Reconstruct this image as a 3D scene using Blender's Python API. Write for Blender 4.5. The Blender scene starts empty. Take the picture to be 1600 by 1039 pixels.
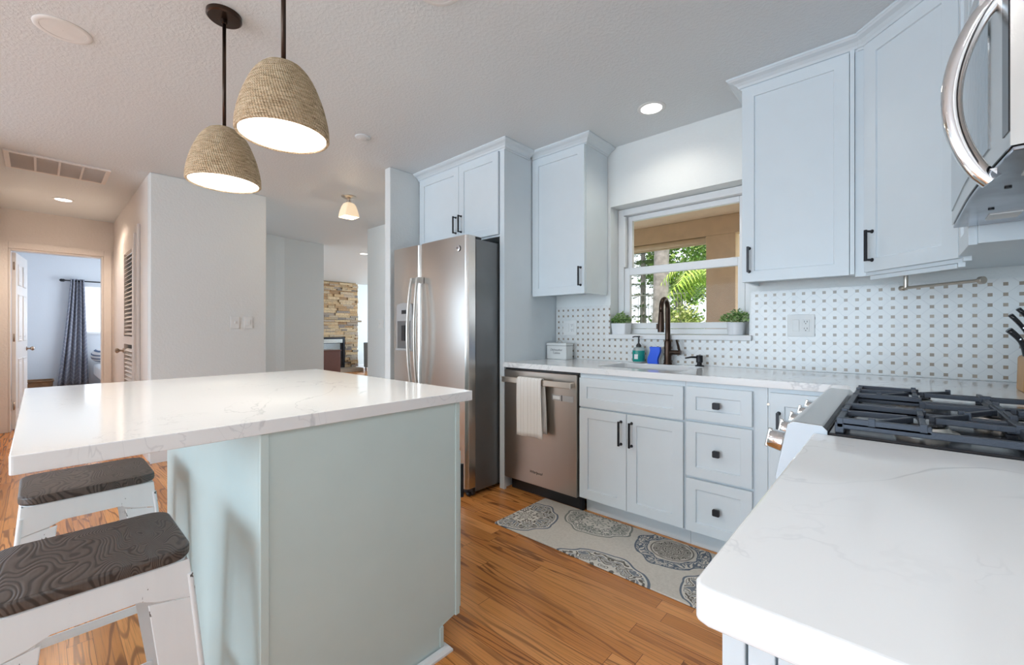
import bpy, bmesh, math, random
from mathutils import Vector, Matrix
PI = math.pi
S = bpy.context.scene
C = S.collection
# ------------------------------------------------------------------ camera, sky, sun, big lights, exposure
TH = math.atan2(601, 667)
cam_d = bpy.data.cameras.new('camera'); cam = bpy.data.objects.new('camera', cam_d); C.objects.link(cam)
cam_d.sensor_width = 36; cam_d.lens = 667/1600*36; cam_d.shift_y = -3.5/1600; cam_d.clip_start = .02
cam.location = (0, 0, 1.142); cam.rotation_euler = (PI/2, 0, TH)
S.camera = cam
S.view_settings.view_transform = 'Standard'; S.view_settings.look = 'None'
S.view_settings.exposure = 0.62; S.view_settings.gamma = 1.0; S.view_settings.use_curve_mapping = False
w = bpy.data.worlds.new('sky'); S.world = w; w.use_nodes = True
bg = w.node_tree.nodes['Background']; bg.inputs[0].default_value = (.86, .93, 1, 1); bg.inputs[1].default_value = 1.15

def light(name, kind, loc, power, col=(1, 1, 1), rot=(0, 0, 0), size=1, size_y=None, **kw):
    d = bpy.data.lights.new(name, kind); d.energy = power; d.color = col
    if kind == 'AREA':
        d.size = size
        if size_y: d.shape = 'RECTANGLE'; d.size_y = size_y
    if kind == 'POINT': d.shadow_soft_size = size
    if kind == 'SPOT': d.shadow_soft_size = size
    for k, v in kw.items(): setattr(d, k, v)
    o = bpy.data.objects.new(name, d); C.objects.link(o); o.location = loc; o.rotation_euler = rot
    return o
light('sun', 'SUN', (0, 0, 8), 3.2, (1, .93, .82), (math.radians(48), 0, math.radians(35)), angle=.01)
DAY = (.64, .83, 1)
light('rear_fill_light', 'AREA', (-2.0, -5.85, 1.25), 150, DAY, (math.radians(104), 0, 0), 4.2, 2.3)  # added fill light behind the camera, shaped like a wide door opening
light('left_window_daylight', 'AREA', (-4.80, -1.55, 1.35), 9, DAY, (math.radians(95), 0, -PI/2), 2.0, .9)
light('living_room_fill', 'AREA', (-8.6, 8.9, 1.4), 165, DAY, (math.radians(98), 0, PI), 4.0, 2.0)  # invented fill for the living room, set at an unseen opening
light('bedroom_fill', 'AREA', (-9.6, 2.35, 1.45), 40, (.80, .9, 1), (PI/2, 0, PI), 1.6, 1.3)  # out-of-view fill added to brighten the bedroom

# ------------------------------------------------------------------ node helpers
class E:
    nt = None
    def __init__(s, sock): s.s = sock
    @staticmethod
    def m(op, *a, clamp=False):
        n = E.nt.nodes.new('ShaderNodeMath'); n.operation = op; n.use_clamp = clamp
        for i, x in enumerate(a):
            if isinstance(x, E): E.nt.links.new(x.s, n.inputs[i])
            else: n.inputs[i].default_value = x
        return E(n.outputs[0])
    def __add__(s, o): return E.m('ADD', s, o)
    __radd__ = __add__
    def __sub__(s, o): return E.m('SUBTRACT', s, o)
    def __rsub__(s, o): return E.m('SUBTRACT', o, s)
    def __mul__(s, o): return E.m('MULTIPLY', s, o)
    __rmul__ = __mul__
    def __truediv__(s, o): return E.m('DIVIDE', s, o)
    def gt(s, o): return E.m('GREATER_THAN', s, o)
    def lt(s, o): return E.m('LESS_THAN', s, o)
    def floor(s): return E.m('FLOOR', s)
    def fract(s): return E.m('FRACT', s)
    def abs(s): return E.m('ABSOLUTE', s)
    def sin(s): return E.m('SINE', s)
    def pow(s, p): return E.m('POWER', s, p)
    def max(s, o): return E.m('MAXIMUM', s, o)
    def min(s, o): return E.m('MINIMUM', s, o)
def ss(x, a, b):
    n = E.nt.nodes.new('ShaderNodeMapRange'); n.interpolation_type = 'SMOOTHSTEP'
    E.nt.links.new(x.s, n.inputs[0]); n.inputs[1].default_value = a; n.inputs[2].default_value = b
    return E(n.outputs[0])
def vec(x, y, z):
    n = E.nt.nodes.new('ShaderNodeCombineXYZ')
    for i, q in enumerate((x, y, z)):
        if isinstance(q, E): E.nt.links.new(q.s, n.inputs[i])
        else: n.inputs[i].default_value = q
    return n.outputs[0]
def coords(kind='world'):
    if kind == 'world': o = E.nt.nodes.new('ShaderNodeNewGeometry').outputs['Position']
    else: o = E.nt.nodes.new('ShaderNodeTexCoord').outputs['Object' if kind == 'object' else kind]
    n = E.nt.nodes.new('ShaderNodeSeparateXYZ'); E.nt.links.new(o, n.inputs[0])
    return [E(n.outputs[i]) for i in range(3)]
def noise(v, scale=1, detail=2, rough=.5, dist=0):
    n = E.nt.nodes.new('ShaderNodeTexNoise'); n.inputs['Scale'].default_value = scale; n.inputs['Detail'].default_value = detail
    n.inputs['Roughness'].default_value = rough; n.inputs['Distortion'].default_value = dist
    E.nt.links.new(v, n.inputs['Vector']); return E(n.outputs[0])
def wn(v):
    n = E.nt.nodes.new('ShaderNodeTexWhiteNoise'); n.noise_dimensions = '3D'; E.nt.links.new(v, n.inputs['Vector']); return E(n.outputs['Value'])
def voro(v, scale=1, feature='F1', out='Distance'):
    n = E.nt.nodes.new('ShaderNodeTexVoronoi'); n.feature = feature; n.inputs['Scale'].default_value = scale
    E.nt.links.new(v, n.inputs['Vector']); return E(n.outputs[out])
def rgb(c): return (*c, 1) if len(c) == 3 else c
def mix(f, a, b, mode='MIX'):
    n = E.nt.nodes.new('ShaderNodeMix'); n.data_type = 'RGBA'; n.blend_type = mode
    if isinstance(f, E): E.nt.links.new(f.s, n.inputs[0])
    else: n.inputs[0].default_value = f
    for i, x in ((6, a), (7, b)):
        if isinstance(x, tuple): n.inputs[i].default_value = rgb(x)
        else: E.nt.links.new(x, n.inputs[i])
    return n.outputs[2]
def ramp(f, stops):
    n = E.nt.nodes.new('ShaderNodeValToRGB'); E.nt.links.new(f.s, n.inputs[0]); r = n.color_ramp
    while len(r.elements) < len(stops): r.elements.new(.5)
    for e, (p, c) in zip(r.elements, stops): e.position = p; e.color = rgb(c)
    return n.outputs[0]
def bump(h, strength=.2, dist=.01):
    n = E.nt.nodes.new('ShaderNodeBump'); n.inputs['Strength'].default_value = strength; n.inputs['Distance'].default_value = dist
    E.nt.links.new(h.s, n.inputs['Height']); return n.outputs[0]
MAT = {}
def newmat(name):
    m = bpy.data.materials.new(name); m.use_nodes = True; E.nt = m.node_tree; MAT[name] = m
    return m, m.node_tree.nodes['Principled BSDF']
def setp(p, color=None, rough=None, metal=None, normal=None, **kw):
    if color is not None:
        if isinstance(color, tuple): p.inputs['Base Color'].default_value = rgb(color)
        else: E.nt.links.new(color, p.inputs['Base Color'])
    if rough is not None:
        if isinstance(rough, E): E.nt.links.new(rough.s, p.inputs['Roughness'])
        else: p.inputs['Roughness'].default_value = rough
    if metal is not None: p.inputs['Metallic'].default_value = metal
    if normal is not None: E.nt.links.new(normal, p.inputs['Normal'])
    for k, v in kw.items():
        p.inputs[k.replace('_', ' ')].default_value = v
def plain(name, color, rough=.5, metal=0, nscale=0, nstr=.1, var=.04, **kw):
    """a simple procedural material: faint noise in the colour and optionally a bump"""
    m, p = newmat(name)
    x, y, z = coords('object'); v = vec(x, y, z)
    n = noise(v, 9, 3)
    lo = tuple(max(0, c*(1-var)) for c in color); hi = tuple(min(1, c*(1+var)) for c in color)
    setp(p, ramp(n, [(.3, lo), (.7, hi)]), rough, metal, **kw)
    if nscale: setp(p, normal=bump(noise(v, nscale, 3), nstr, .004))
    return m
def emit(name, color, strength, base=(.8, .8, .8)):
    m, p = newmat(name); setp(p, base, .5); p.inputs['Emission Color'].default_value = rgb(color); p.inputs['Emission Strength'].default_value = strength
    return m

# ------------------------------------------------------------------ materials
def make_materials():
    plain('cabinet_paint', (.71, .775, .815), .33, var=.01)
    plain('trim_paint', (.80, .81, .82), .4, var=.01)
    plain('sage_paint', (.585, .70, .69), .42, var=.015)
    plain('interior_wood', (.55, .47, .38), .6)
    m, p = newmat('wall_paint'); x, y, z = coords(); v = vec(x, y, z)
    setp(p, (.765, .79, .785), .42, normal=bump(noise(v, 55, 3, .6), .35, .006))
    m, p = newmat('hall_paint'); x, y, z = coords(); v = vec(x, y, z)
    setp(p, (.79, .74, .70), .36, normal=bump(noise(v, 45, 3, .6), .4, .008))
    m, p = newmat('ceiling_paint'); x, y, z = coords(); v = vec(x, y, z)
    setp(p, (.74, .78, .80), .55, normal=bump(ss(noise(v, 60, 4, .6), .40, .66), .30, .0035))
    m, p = newmat('bedroom_paint'); x, y, z = coords(); v = vec(x, y, z)
    setp(p, (.72, .75, .80), .5, normal=bump(noise(v, 55, 3, .6), .2, .005))
    # quartz
    m, p = newmat('quartz'); x, y, z = coords(); v = vec(x, y, z)
    n1 = noise(v, 2.1, 5, .55, .8); n2 = noise(v, 1.6, 3); n3 = noise(v, 6.5, 4, .5, 1.2); n4 = noise(v, 3, 2)
    vein = (1-ss((n1-.5).abs(), 0, .010))*ss(n2, .44, .58)
    vein2 = (1-ss((n3-.52).abs(), 0, .012))*ss(n4, .55, .68)*.6
    setp(p, mix(vein.max(vein2)*.46, (.86, .87, .875), (.46, .475, .50)), .09)
    # oak floor, planks along x
    m, p = newmat('oak_floor'); x, y, z = coords()
    PW = .068
    row = (y/PW).floor(); rr = wn(vec(row, 3.1, 0)); xs = x+rr*7.3; PLn = .95
    pl = (xs/PLn).floor(); idn = wn(vec(row, pl, 1.7))
    g = noise(vec(x*.9+idn*31, y*9+idn*17, idn*9), 1, 2, .5, .3)
    rings = (g*62).sin()*.5+.5
    fine = noise(vec(x*3.5+idn*11, y*210, idn*5), 1, 3, .6)
    base = ramp(idn, [(0, (.57, .215, .050)), (.35, (.70, .28, .072)), (.7, (.82, .355, .105)), (1, (.63, .235, .057))])
    c1 = mix(ss(rings, .72, 1)*ss(noise(vec(x*.7+idn*5, y*5, idn), 1, 1), .32, .55)*.75, base, (.15, .045, .012))
    c2 = mix(ss(fine, .48, .72)*.6, c1, (.27, .10, .032))
    ey = ((y/PW).fract()-.5).abs(); ex = ((xs/PLn).fract()-.5).abs()
    gap = ey.gt(.488).max(ex.gt(.4988))
    setp(p, mix(gap*.75, c2, (.10, .035, .012)), .24, normal=bump(1-gap, .25, .002))
    p.inputs['Specular IOR Level'].default_value = .45
    # stainless
    for nm, col, rg in (('stainless', (.60, .585, .565), .25), ('stainless_dishwasher', (.50, .455, .41), .30), ('brushed_nickel', (.62, .56, .49), .32)):
        m, p = newmat(nm); x, y, z = coords()
        b = noise(vec(x*500, y*500, z*2.5), 1, 2)
        wv = noise(vec(x*1.2, y*1.2, z*5), 1, 1)
        setp(p, col, b*.03+(rg-.02), 1.0, normal=bump(b*.015+wv, .05, .006))
    plain('chrome', (.82, .83, .85), .07, 1, var=.01)
    plain('steel_underside', (.36, .38, .42), .22, 1, 14, .15, .3)
    plain('steel_side', (.20, .205, .21), .42, .75, var=.03)
    plain('black_metal', (.028, .028, .032), .38, .6)
    plain('bronze_metal', (.060, .038, .028), .28, .85)
    plain('cast_iron', (.055, .065, .085), .42, .35, 300, .15)
    plain('black_enamel', (.015, .015, .018), .14, 0)
    plain('black_plastic', (.02, .02, .022), .4)
    plain('grey_plastic', (.42, .42, .42), .4)
    plain('pale_enamel', (.60, .66, .72), .4)
    plain('aluminium', (.66, .64, .60), .35, .9)
    plain('white_plastic', (.80, .81, .80), .38)
    plain('white_ceramic', (.80, .82, .85), .3)
    plain('door_knob_metal', (.40, .33, .27), .3, .9)
    plain('blue_plastic', (.004, .10, .80), .35)
    plain('teal_soap', (.008, .30, .26), .15)
    plain('ink_black', (.02, .02, .02), .6)
    plain('ink_grey', (.25, .25, .26), .6)
    m, p = newmat('leaf_green'); x, y, z = coords('object')
    gi = E.nt.nodes.new('ShaderNodeNewGeometry'); ri = E(gi.outputs['Random Per Island'])
    setp(p, ramp(ri, [(0, (.06, .17, .04)), (.4, (.18, .36, .08)), (.75, (.38, .54, .20)), (1, (.66, .76, .46))]), .5)
    for nm, st in (('tree_leaf', [(0, (.07, .16, .03)), (.5, (.17, .32, .06)), (1, (.36, .48, .14))]), ('palm_leaf', [(0, (.20, .36, .04)), (.6, (.42, .58, .08)), (1, (.66, .74, .22))]),
                   ('pine_leaf', [(0, (.10, .15, .09)), (1, (.24, .30, .18))]), ('shrub_leaf', [(0, (.20, .28, .06)), (1, (.48, .52, .20))])):
        m, p = newmat(nm); gi = E.nt.nodes.new('ShaderNodeNewGeometry'); ri = E(gi.outputs['Random Per Island'])
        setp(p, ramp(ri, st), .55)
        p.inputs['Transmission Weight'].default_value = 0
    plain('bark', (.22, .20, .19), .9, 0, 30, .6, .3)
    plain('stucco_tan', (.74, .53, .36), .85, 0, 120, .3, .05)
    plain('lanai_ceiling', (.86, .66, .48), .85, 0, 120, .2, .04)
    plain('valance_cream', (.80, .64, .47), .7)
    plain('grass', (.20, .30, .09), .95, 0, 40, .5, .3)
    plain('fence_metal', (.25, .24, .22), .5, .4)
    # mosaic backsplash
    m, p = newmat('mosaic_tile'); x, y, z = coords(); PX, PZ = .0465, .0461
    u = (x+.014)/PX; q = (z-1.301)/PZ
    fu = (u+.5).fract()-.5; fq = (q+.5).fract()-.5
    dot = fu.abs().lt(.165)*fq.abs().lt(.165)
    cid = wn(vec((u+.5).floor(), (q+.5).floor(), 4))
    d1 = ((u+q)*.5).fract(); d2 = ((u-q)*.5).fract()
    line = ((d1-.5).abs().gt(.475)).max((d2-.5).abs().gt(.475))
    tid = wn(vec(((u+q)*.5).floor(), ((u-q)*.5).floor(), 2))
    marble = noise(vec(x+tid*3, y+tid*5, z), 9, 5, .6, 1.5)
    tile = mix(ss(marble, .5, .75)*.35, (.80, .81, .80), (.60, .62, .65))
    tile = mix(tid*.16, tile, (.62, .64, .68))
    tile = mix(line*.42, tile, (.60, .61, .62))
    dots = ramp(cid, [(0, (.29, .23, .175)), (.5, (.35, .285, .22)), (1, (.42, .35, .275))])
    setp(p, mix(dot, tile, dots), .22, normal=bump(1-line, .15, .001))
    # rope shade
    m, p = newmat('seagrass'); x, y, z = coords('object')
    a = E.m('ARCTAN2', y, x); tw = ((a*95+(z/.0100).fract()*3.2+(z/.01).floor()*2.4).sin()*.5+.5); st = noise(vec(x*30, y*30, z*330), 1, 4, .75)
    setp(p, mix(tw*.30, ramp(st, [(.34, (.26, .16, .08)), (.5, (.64, .46, .28)), (.66, (.86, .70, .50))]), (.80, .64, .44)), .85, normal=bump(tw+st, .8, .004))
    # dark stool wood
    m, p = newmat('dark_elm'); x, y, z = coords('object')
    g = noise(vec(x*2.6, y*7.0, z*3), 1, 2, .45, .4); r = (g*430).sin()*.5+.5
    fi = noise(vec(x*20, y*220, z*20), 1, 2)
    setp(p, mix(ss(r, .5, .95)*.85, mix(fi, (.075, .058, .050), (.125, .100, .086)), (.022, .016, .014)), .42, normal=bump(1-r, .35, .0015))
    m, p = newmat('worn_white_metal'); x, y, z = coords('object')
    n = noise(vec(x*5, y*5, z*2.2), 3, 5, .7)
    setp(p, mix(ss(n, .615, .635), mix(noise(vec(x*30, y*30, z*3), 1, 3), (.80, .83, .85), (.88, .90, .91)), (.10, .095, .09)), .45)
    # stone
    m, p = newmat('ledge_stone'); gi = E.nt.nodes.new('ShaderNodeNewGeometry'); ri = E(gi.outputs['Random Per Island']); x, y, z = coords(); v = vec(x, y, z)
    base = ramp(ri, [(0, (.30, .17, .08)), (.25, (.48, .31, .16)), (.5, (.58, .42, .25)), (.7, (.40, .31, .23)), (.85, (.20, .17, .15)), (1, (.54, .38, .21))])
    setp(p, mix(ss(noise(v, 14, 4), .45, .7)*.4, base, (.30, .22, .15)), .85, normal=bump(noise(v, 25, 4), .6, .02))
    plain('dark_cherry', (.085, .025, .015), .35)
    plain('wicker', (.20, .11, .055), .8, 0, 90, .8, .3)
    plain('knife_wood', (.62, .33, .11), .45, var=.12)
    plain('grey_fabric', (.30, .32, .33), .9)
    # curtain
    m, p = newmat('curtain_fabric'); x, y, z = coords('object')
    zz = ((y*9).fract()-.5).abs()*.14; ln = ((z+zz)*14).fract()
    setp(p, mix(ln.lt(.16)*.55, (.27, .28, .34), (.58, .58, .62)), .9)
    m, p = newmat('towel_fabric'); x, y, z = coords('object'); v = vec(x, y, z)
    st = ((x*34).fract()-.5).abs(); st2 = ((x*34+.5).fract()-.5).abs()
    setp(p, mix(st.lt(.10).max(st2.lt(.05))*.5, (.90, .89, .86), (.60, .56, .50)), .95, normal=bump(noise(v, 500, 2), .4, .002))
    m, p = newmat('pillow_stripe'); x, y, z = coords('object')
    setp(p, mix(((z*11+x*4).fract()).lt(.35), (.78, .79, .82), (.12, .17, .28)), .9)
    plain('bedding_white', (.74, .73, .74), .9)
    plain('rubber', (.02, .02, .02), .8)
    m, p = newmat('blind_glow_fabric'); x, y, z = coords(); sl = ((z*7).fract()).lt(.08)
    cc = mix(sl*.4, (.93, .95, .98), (.55, .58, .62)); setp(p, cc, .7); E.nt.links.new(cc, p.inputs['Emission Color']); p.inputs['Emission Strength'].default_value = .75  # daylight behind the shade is put in as emission
    # glass
    for nm, k in (('window_glass', .7),):
        m, p = newmat(nm); nt = m.node_tree; out = nt.nodes['Material Output']; nt.nodes.remove(p)
        t = nt.nodes.new('ShaderNodeBsdfTransparent'); g = nt.nodes.new('ShaderNodeBsdfGlossy'); g.inputs['Roughness'].default_value = .01
        f = nt.nodes.new('ShaderNodeFresnel'); f.inputs[0].default_value = 1.14; mx = nt.nodes.new('ShaderNodeMixShader')
        nt.links.new(f.outputs[0], mx.inputs[0]); nt.links.new(t.outputs[0], mx.inputs[1]); nt.links.new(g.outputs[0], mx.inputs[2]); nt.links.new(mx.outputs[0], out.inputs[0])
    m, p = newmat('clear_bottle'); setp(p, (.80, .86, .86), .08); p.inputs['Transmission Weight'].default_value = .6
    m, p = newmat('microwave_glass'); x, y, z = coords('object'); setp(p, (.34, .37, .39), .12, .85, normal=bump(noise(vec(x, y*9, z*9), 5, 3), .06, .01))
    emit('lamp_white', (1, .95, .85), 2.6); emit('recessed_white', (1, .97, .92), 3.0); emit('frosted_glass', (1, .74, .46), .42, (.72, .62, .50))
    plain('shade_lining', (.9, .87, .80), .7)
    # rug
    m, p = newmat('rug_pile'); x, y, z = coords(); v = vec(x, y, z)
    col = mix(noise(v, 90, 3), (.54, .50, .44), (.74, .70, .63))
    jag = noise(v, 24, 3)
    for cx, cy, rad, st, sq in RUG_MEDALLIONS:
        dx = (x-cx); dy = (y-cy)*sq
        r = E.m('SQRT', dx*dx+dy*dy)/rad; a = E.m('ARCTAN2', dy, dx)
        fold = ((a*(4/(2*PI))).fract()-.5).abs()*2
        edge = r*(1+(a*8).sin()*.035+(fold*PI*2).sin()*.03)
        sc = noise(vec(r*3.6+cx*9, fold*(r*1.9+.4), cy*7), 1, 1, .4, .4)
        scroll = ((sc*6.0).fract()-.5).abs().lt(.17); scroll2 = ((sc*6.0+.5).fract()-.5).abs().lt(.12)
        blue, dark, sage = (.085, .12, .17), (.085, .072, .06), (.19, .21, .185)
        if st == 'ring':
            m1 = edge.lt(1.0)*edge.gt(.66)*scroll.max(scroll2); col = mix(m1*.9, col, blue)
            m1 = ((edge-.99).abs().lt(.025)).max((edge-.67).abs().lt(.018)); col = mix(m1*.85, col, blue)
            m2 = edge.lt(.5)*scroll.max(scroll2); col = mix(m2*.9, col, dark)
            m3 = ((r-.56).abs().lt(.02)); col = mix(m3*.8, col, dark)
        else:
            col = mix(edge.lt(1.0)*.45, col, (.78, .76, .70))
            m0 = edge.lt(1.0)*edge.gt(.945); col = mix(m0*.9, col, blue if st != 'sage' else sage)
            m1 = edge.lt(.9)*scroll; col = mix(m1*.9, col, sage if st == 'sage' else dark)
            m2 = edge.lt(.9)*edge.gt(.45)*scroll2; col = mix(m2*.8, col, blue if st != 'sage' else (.12, .135, .13))
    setp(p, col, .95, normal=bump(noise(v, 260, 2), .5, .004))
RUG_MEDALLIONS = []
RUG_MEDALLIONS += [(-1.69, 2.0, .20, 'lace', 1.0), (-1.31, 2.21, .21, 'sage', 1.3), (-1.05, 1.77, .25, 'lace', 1.5), (-.86, 2.185, .185, 'ring', 1.05), (-.56, 1.95, .16, 'lace', .9)]
make_materials()
random.seed(7)
# ------------------------------------------------------------------ mesh helpers
def nb(): return bmesh.new()
def box(bm, x0, x1, y0, y1, z0, z1, M=None):
    vs = [bm.verts.new(Vector(p) if M is None else M @ Vector(p)) for p in ((x0,y0,z0),(x1,y0,z0),(x1,y1,z0),(x0,y1,z0),(x0,y0,z1),(x1,y0,z1),(x1,y1,z1),(x0,y1,z1))]
    for f in ((3,2,1,0),(4,5,6,7),(0,1,5,4),(1,2,6,5),(2,3,7,6),(3,0,4,7)): bm.faces.new([vs[i] for i in f])
    return bm
def bx(*a, M=None): return box(nb(), *a, M=M)
def ring_loft(bm, rings, closed_path=False, cap=True):
    n = len(rings[0]); R = [[bm.verts.new(p) for p in r] for r in rings]
    m = len(R); rng = range(m if closed_path else m-1)
    for i in rng:
        a, b = R[i], R[(i+1) % m]
        for j in range(n): bm.faces.new((a[j], a[(j+1) % n], b[(j+1) % n], b[j]))
    if cap and not closed_path:
        bm.faces.new(list(reversed(R[0]))); bm.faces.new(R[-1])
    return bm
def tube(bm, pts, r, seg=12, closed=False, M=None, flat=None):
    """sweep a circle (or a flat ellipse) along pts"""
    pts = [Vector(p) for p in pts]
    if M is not None: pts = [M @ p for p in pts]
    n = len(pts); rr = r if isinstance(r, (list, tuple)) else [r]*n
    tang = []
    for i in range(n):
        a = pts[i-1] if (i or closed) else pts[i]; b = pts[(i+1) % n] if (i < n-1 or closed) else pts[i]
        tang.append((b-a).normalized())
    up = Vector((0, 0, 1)) if abs(tang[0].z) < .9 else Vector((1, 0, 0))
    u = tang[0].cross(up).normalized(); rings = []
    for i in range(n):
        t = tang[i]; u = (u-t*u.dot(t)).normalized(); v = t.cross(u)
        fa, fb = flat or (1, 1)
        rings.append([pts[i]+(u*math.cos(k*2*PI/seg)*fa+v*math.sin(k*2*PI/seg)*fb)*rr[i] for k in range(seg)])
    return ring_loft(bm, rings, closed)
def cyl(bm, p0, p1, r0, r1=None, seg=24, M=None): return tube(bm, [p0, p1], [r0, r0 if r1 is None else r1], seg, M=M)
def lathe(bm, prof, c=(0, 0, 0), seg=32, M=None, cap=True, loop=False):
    rings = []
    for r, z in prof:
        ring = [Vector((c[0]+r*math.cos(k*2*PI/seg), c[1]+r*math.sin(k*2*PI/seg), c[2]+z)) for k in range(seg)]
        rings.append([M @ p for p in ring] if M is not None else ring)
    return ring_loft(bm, rings, loop, cap)
def prism(bm, poly, lo, hi, axis='z', M=None):
    def p3(a, b, c): return Vector({'z': (a, b, c), 'y': (a, c, b), 'x': (c, a, b)}[axis])
    A = [p3(a, b, lo) for a, b in poly]; B = [p3(a, b, hi) for a, b in poly]
    if M is not None: A = [M @ p for p in A]; B = [M @ p for p in B]
    return ring_loft(bm, [A, B])
def rrect(x0, x1, y0, y1, r, seg=6):
    out = []
    for cx, cy, a0 in ((x1-r, y1-r, 0), (x0+r, y1-r, 90), (x0+r, y0+r, 180), (x1-r, y0+r, 270)):
        for k in range(seg+1):
            a = math.radians(a0+90*k/seg); out.append((cx+r*math.cos(a), cy+r*math.sin(a)))
    return out
def sweep(bm, path, prof, closed=False):
    """prof (out, z) swept along a horizontal path with mitred corners; out points to the right of travel"""
    n = len(path); P2 = [Vector((p[0], p[1])) for p in path]; rings = []
    for i in range(n):
        d0 = (P2[i]-P2[i-1]).normalized() if (i or closed) else None
        d1 = (P2[(i+1) % n]-P2[i]).normalized() if (i < n-1 or closed) else None
        d0 = d0 or d1; d1 = d1 or d0
        n0 = Vector((d0.y, -d0.x)); n1 = Vector((d1.y, -d1.x)); mdir = (n0+n1).normalized(); k = 1/max(.2, mdir.dot(n0))
        rings.append([Vector((P2[i].x+mdir.x*k*o, P2[i].y+mdir.y*k*o, z)) for o, z in prof])
    return ring_loft(bm, rings, closed)
W = {}
def finish(bm, name, mat, smooth=False, bevel=0, seg=2, sub=0):
    bmesh.ops.recalc_face_normals(bm, faces=bm.faces)
    me = bpy.data.meshes.new(name); bm.to_mesh(me); bm.free()
    if mat: me.materials.append(MAT[mat])
    o = bpy.data.objects.new(name, me); C.objects.link(o)
    if smooth:
        for p in me.polygons: p.use_smooth = True
    if bevel:
        b = o.modifiers.new('bevel', 'BEVEL'); b.width = bevel; b.segments = seg; b.limit_method = 'ANGLE'; b.angle_limit = .6
    if sub:
        s = o.modifiers.new('sub', 'SUBSURF'); s.levels = sub; s.render_levels = sub
    return o
def smooth_angle(o, deg=40):
    for p in o.data.polygons: p.use_smooth = True
    o.data.set_sharp_from_angle(angle=math.radians(deg))
def thing(name, label, cat, loc=(0, 0, 0), group=None, rz=0):
    o = bpy.data.objects.new(name, None); C.objects.link(o); o.empty_display_size = .05
    o.location = loc; o.rotation_euler = (0, 0, rz); o['label'] = label; o['category'] = cat
    if group: o['group'] = group
    W[o.name] = Vector(loc); return o
def part(parent, name, bm, mat, smooth=False, bevel=0, local=False, ang=None, label=None, **k):
    """a part (or sub-part) of a thing; coordinates are in the room unless local"""
    root = parent
    while root.parent: root = root.parent
    if not local: bmesh.ops.translate(bm, verts=bm.verts, vec=-W[root.name])
    o = finish(bm, name, mat, smooth, bevel, **k); o.parent = parent
    if ang: smooth_angle(o, ang)
    if label: o['label'] = label
    return o
def single(name, label, cat, bm, mat, loc=(0, 0, 0), group=None, kind=None, ang=None, **k):
    bmesh.ops.translate(bm, verts=bm.verts, vec=-Vector(loc))
    o = finish(bm, name, mat, **k); o.location = loc; o['label'] = label; o['category'] = cat; W[o.name] = Vector(loc)
    if group: o['group'] = group
    if kind: o['kind'] = kind
    if ang: smooth_angle(o, ang)
    return o
def struct(name, bm, mat, label, cat, **k): return single(name, label, cat, bm, mat, kind='structure', **k)
def text(parent, name, s, size, mat, M, extrude=.0006, label=None, shear=0):
    cu = bpy.data.curves.new(name, 'FONT'); cu.body = s; cu.size = size; cu.extrude = extrude; cu.align_x = 'CENTER'; cu.align_y = 'CENTER'; cu.shear = shear
    t = bpy.data.objects.new(name, cu); C.objects.link(t); bpy.context.view_layer.update()
    me = bpy.data.meshes.new_from_object(t.evaluated_get(bpy.context.evaluated_depsgraph_get()))
    bpy.data.objects.remove(t); bpy.data.curves.remove(cu)
    me.transform(M); me.materials.clear(); me.materials.append(MAT[mat])
    root = parent
    while root.parent: root = root.parent
    me.transform(Matrix.Translation(-W[root.name]))
    o = bpy.data.objects.new(name, me); C.objects.link(o); o.parent = parent
    if label: o['label'] = label
    return o
def face(x, y, z, ang=0):
    """local frame x = width, -y = out, z = up; ang 0 faces -y, turned about z"""
    return Matrix.Translation((x, y, z)) @ Matrix.Rotation(ang, 4, 'Z')
def shaker(M, w_, h, t=.02, rail=.058, rec=.009):
    bm = nb()
    def R(a, y): return [bm.verts.new(M @ Vector(p)) for p in ((a, y, a), (w_-a, y, a), (w_-a, y, h-a), (a, y, h-a))]
    o0, i0, i1, b = R(0, 0), R(rail, 0), R(rail+.0015, rec), R(0, t)
    for A, B in ((o0, i0), (i0, i1), (b, o0)):
        for j in range(4): bm.faces.new((A[j], A[(j+1) % 4], B[(j+1) % 4], B[j]))
    bm.faces.new(i1); bm.faces.new(b)
    # the butt joints of stiles and rails show as fine grooves
    return bm
def bar_pull(M, L=.128, out=.032):
    """black bar pull standing on M's local origin, running up z"""
    bm = nb(); e = .006
    for z in (e, L-e): cyl(bm, (0, .0005, z), (0, -out+.004, z), .0055, .005, 12, M=M); cyl(bm, (0, 0.0005, z), (0, -.004, z), .009, .008, 14, M=M)
    box(bm, -.0055, .0055, -out-.004, -out+.005, 0, L, M=M)
    return bm
def square_knob(M):
    bm = nb(); cyl(bm, (0, .0005, 0), (0, -.016, 0), .007, .009, 14, M=M)
    prism(bm, [(a, b) for a, b in rrect(-.0165, .0165, -.0165, .0165, .006, 4)], -.028, -.015, 'y', M=M)
    return bm
def door(parent, M, w_, h, pull=None, knob=None, name='door', rail=.058, L=.128):
    d = part(parent, name, shaker(M, w_, h, rail=rail), 'cabinet_paint', bevel=.0015)
    if pull: part(d, 'handle', bar_pull(M @ Matrix.Translation((pull[0], 0, pull[1])), L), 'black_metal', ang=40, bevel=.001, label='black bar handle')
    if knob: part(d, 'knob', square_knob(M @ Matrix.Translation((knob[0], 0, knob[1]))), 'black_metal', ang=40, bevel=.001, label='square black knob')
    return d
CROWN = [(0, 2.442), (.006, 2.442), (.010, 2.450), (.016, 2.452), (.022, 2.462), (.036, 2.474), (.056, 2.482), (.062, 2.488), (.066, 2.490), (.066, 2.4995), (0, 2.4995)]

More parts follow.
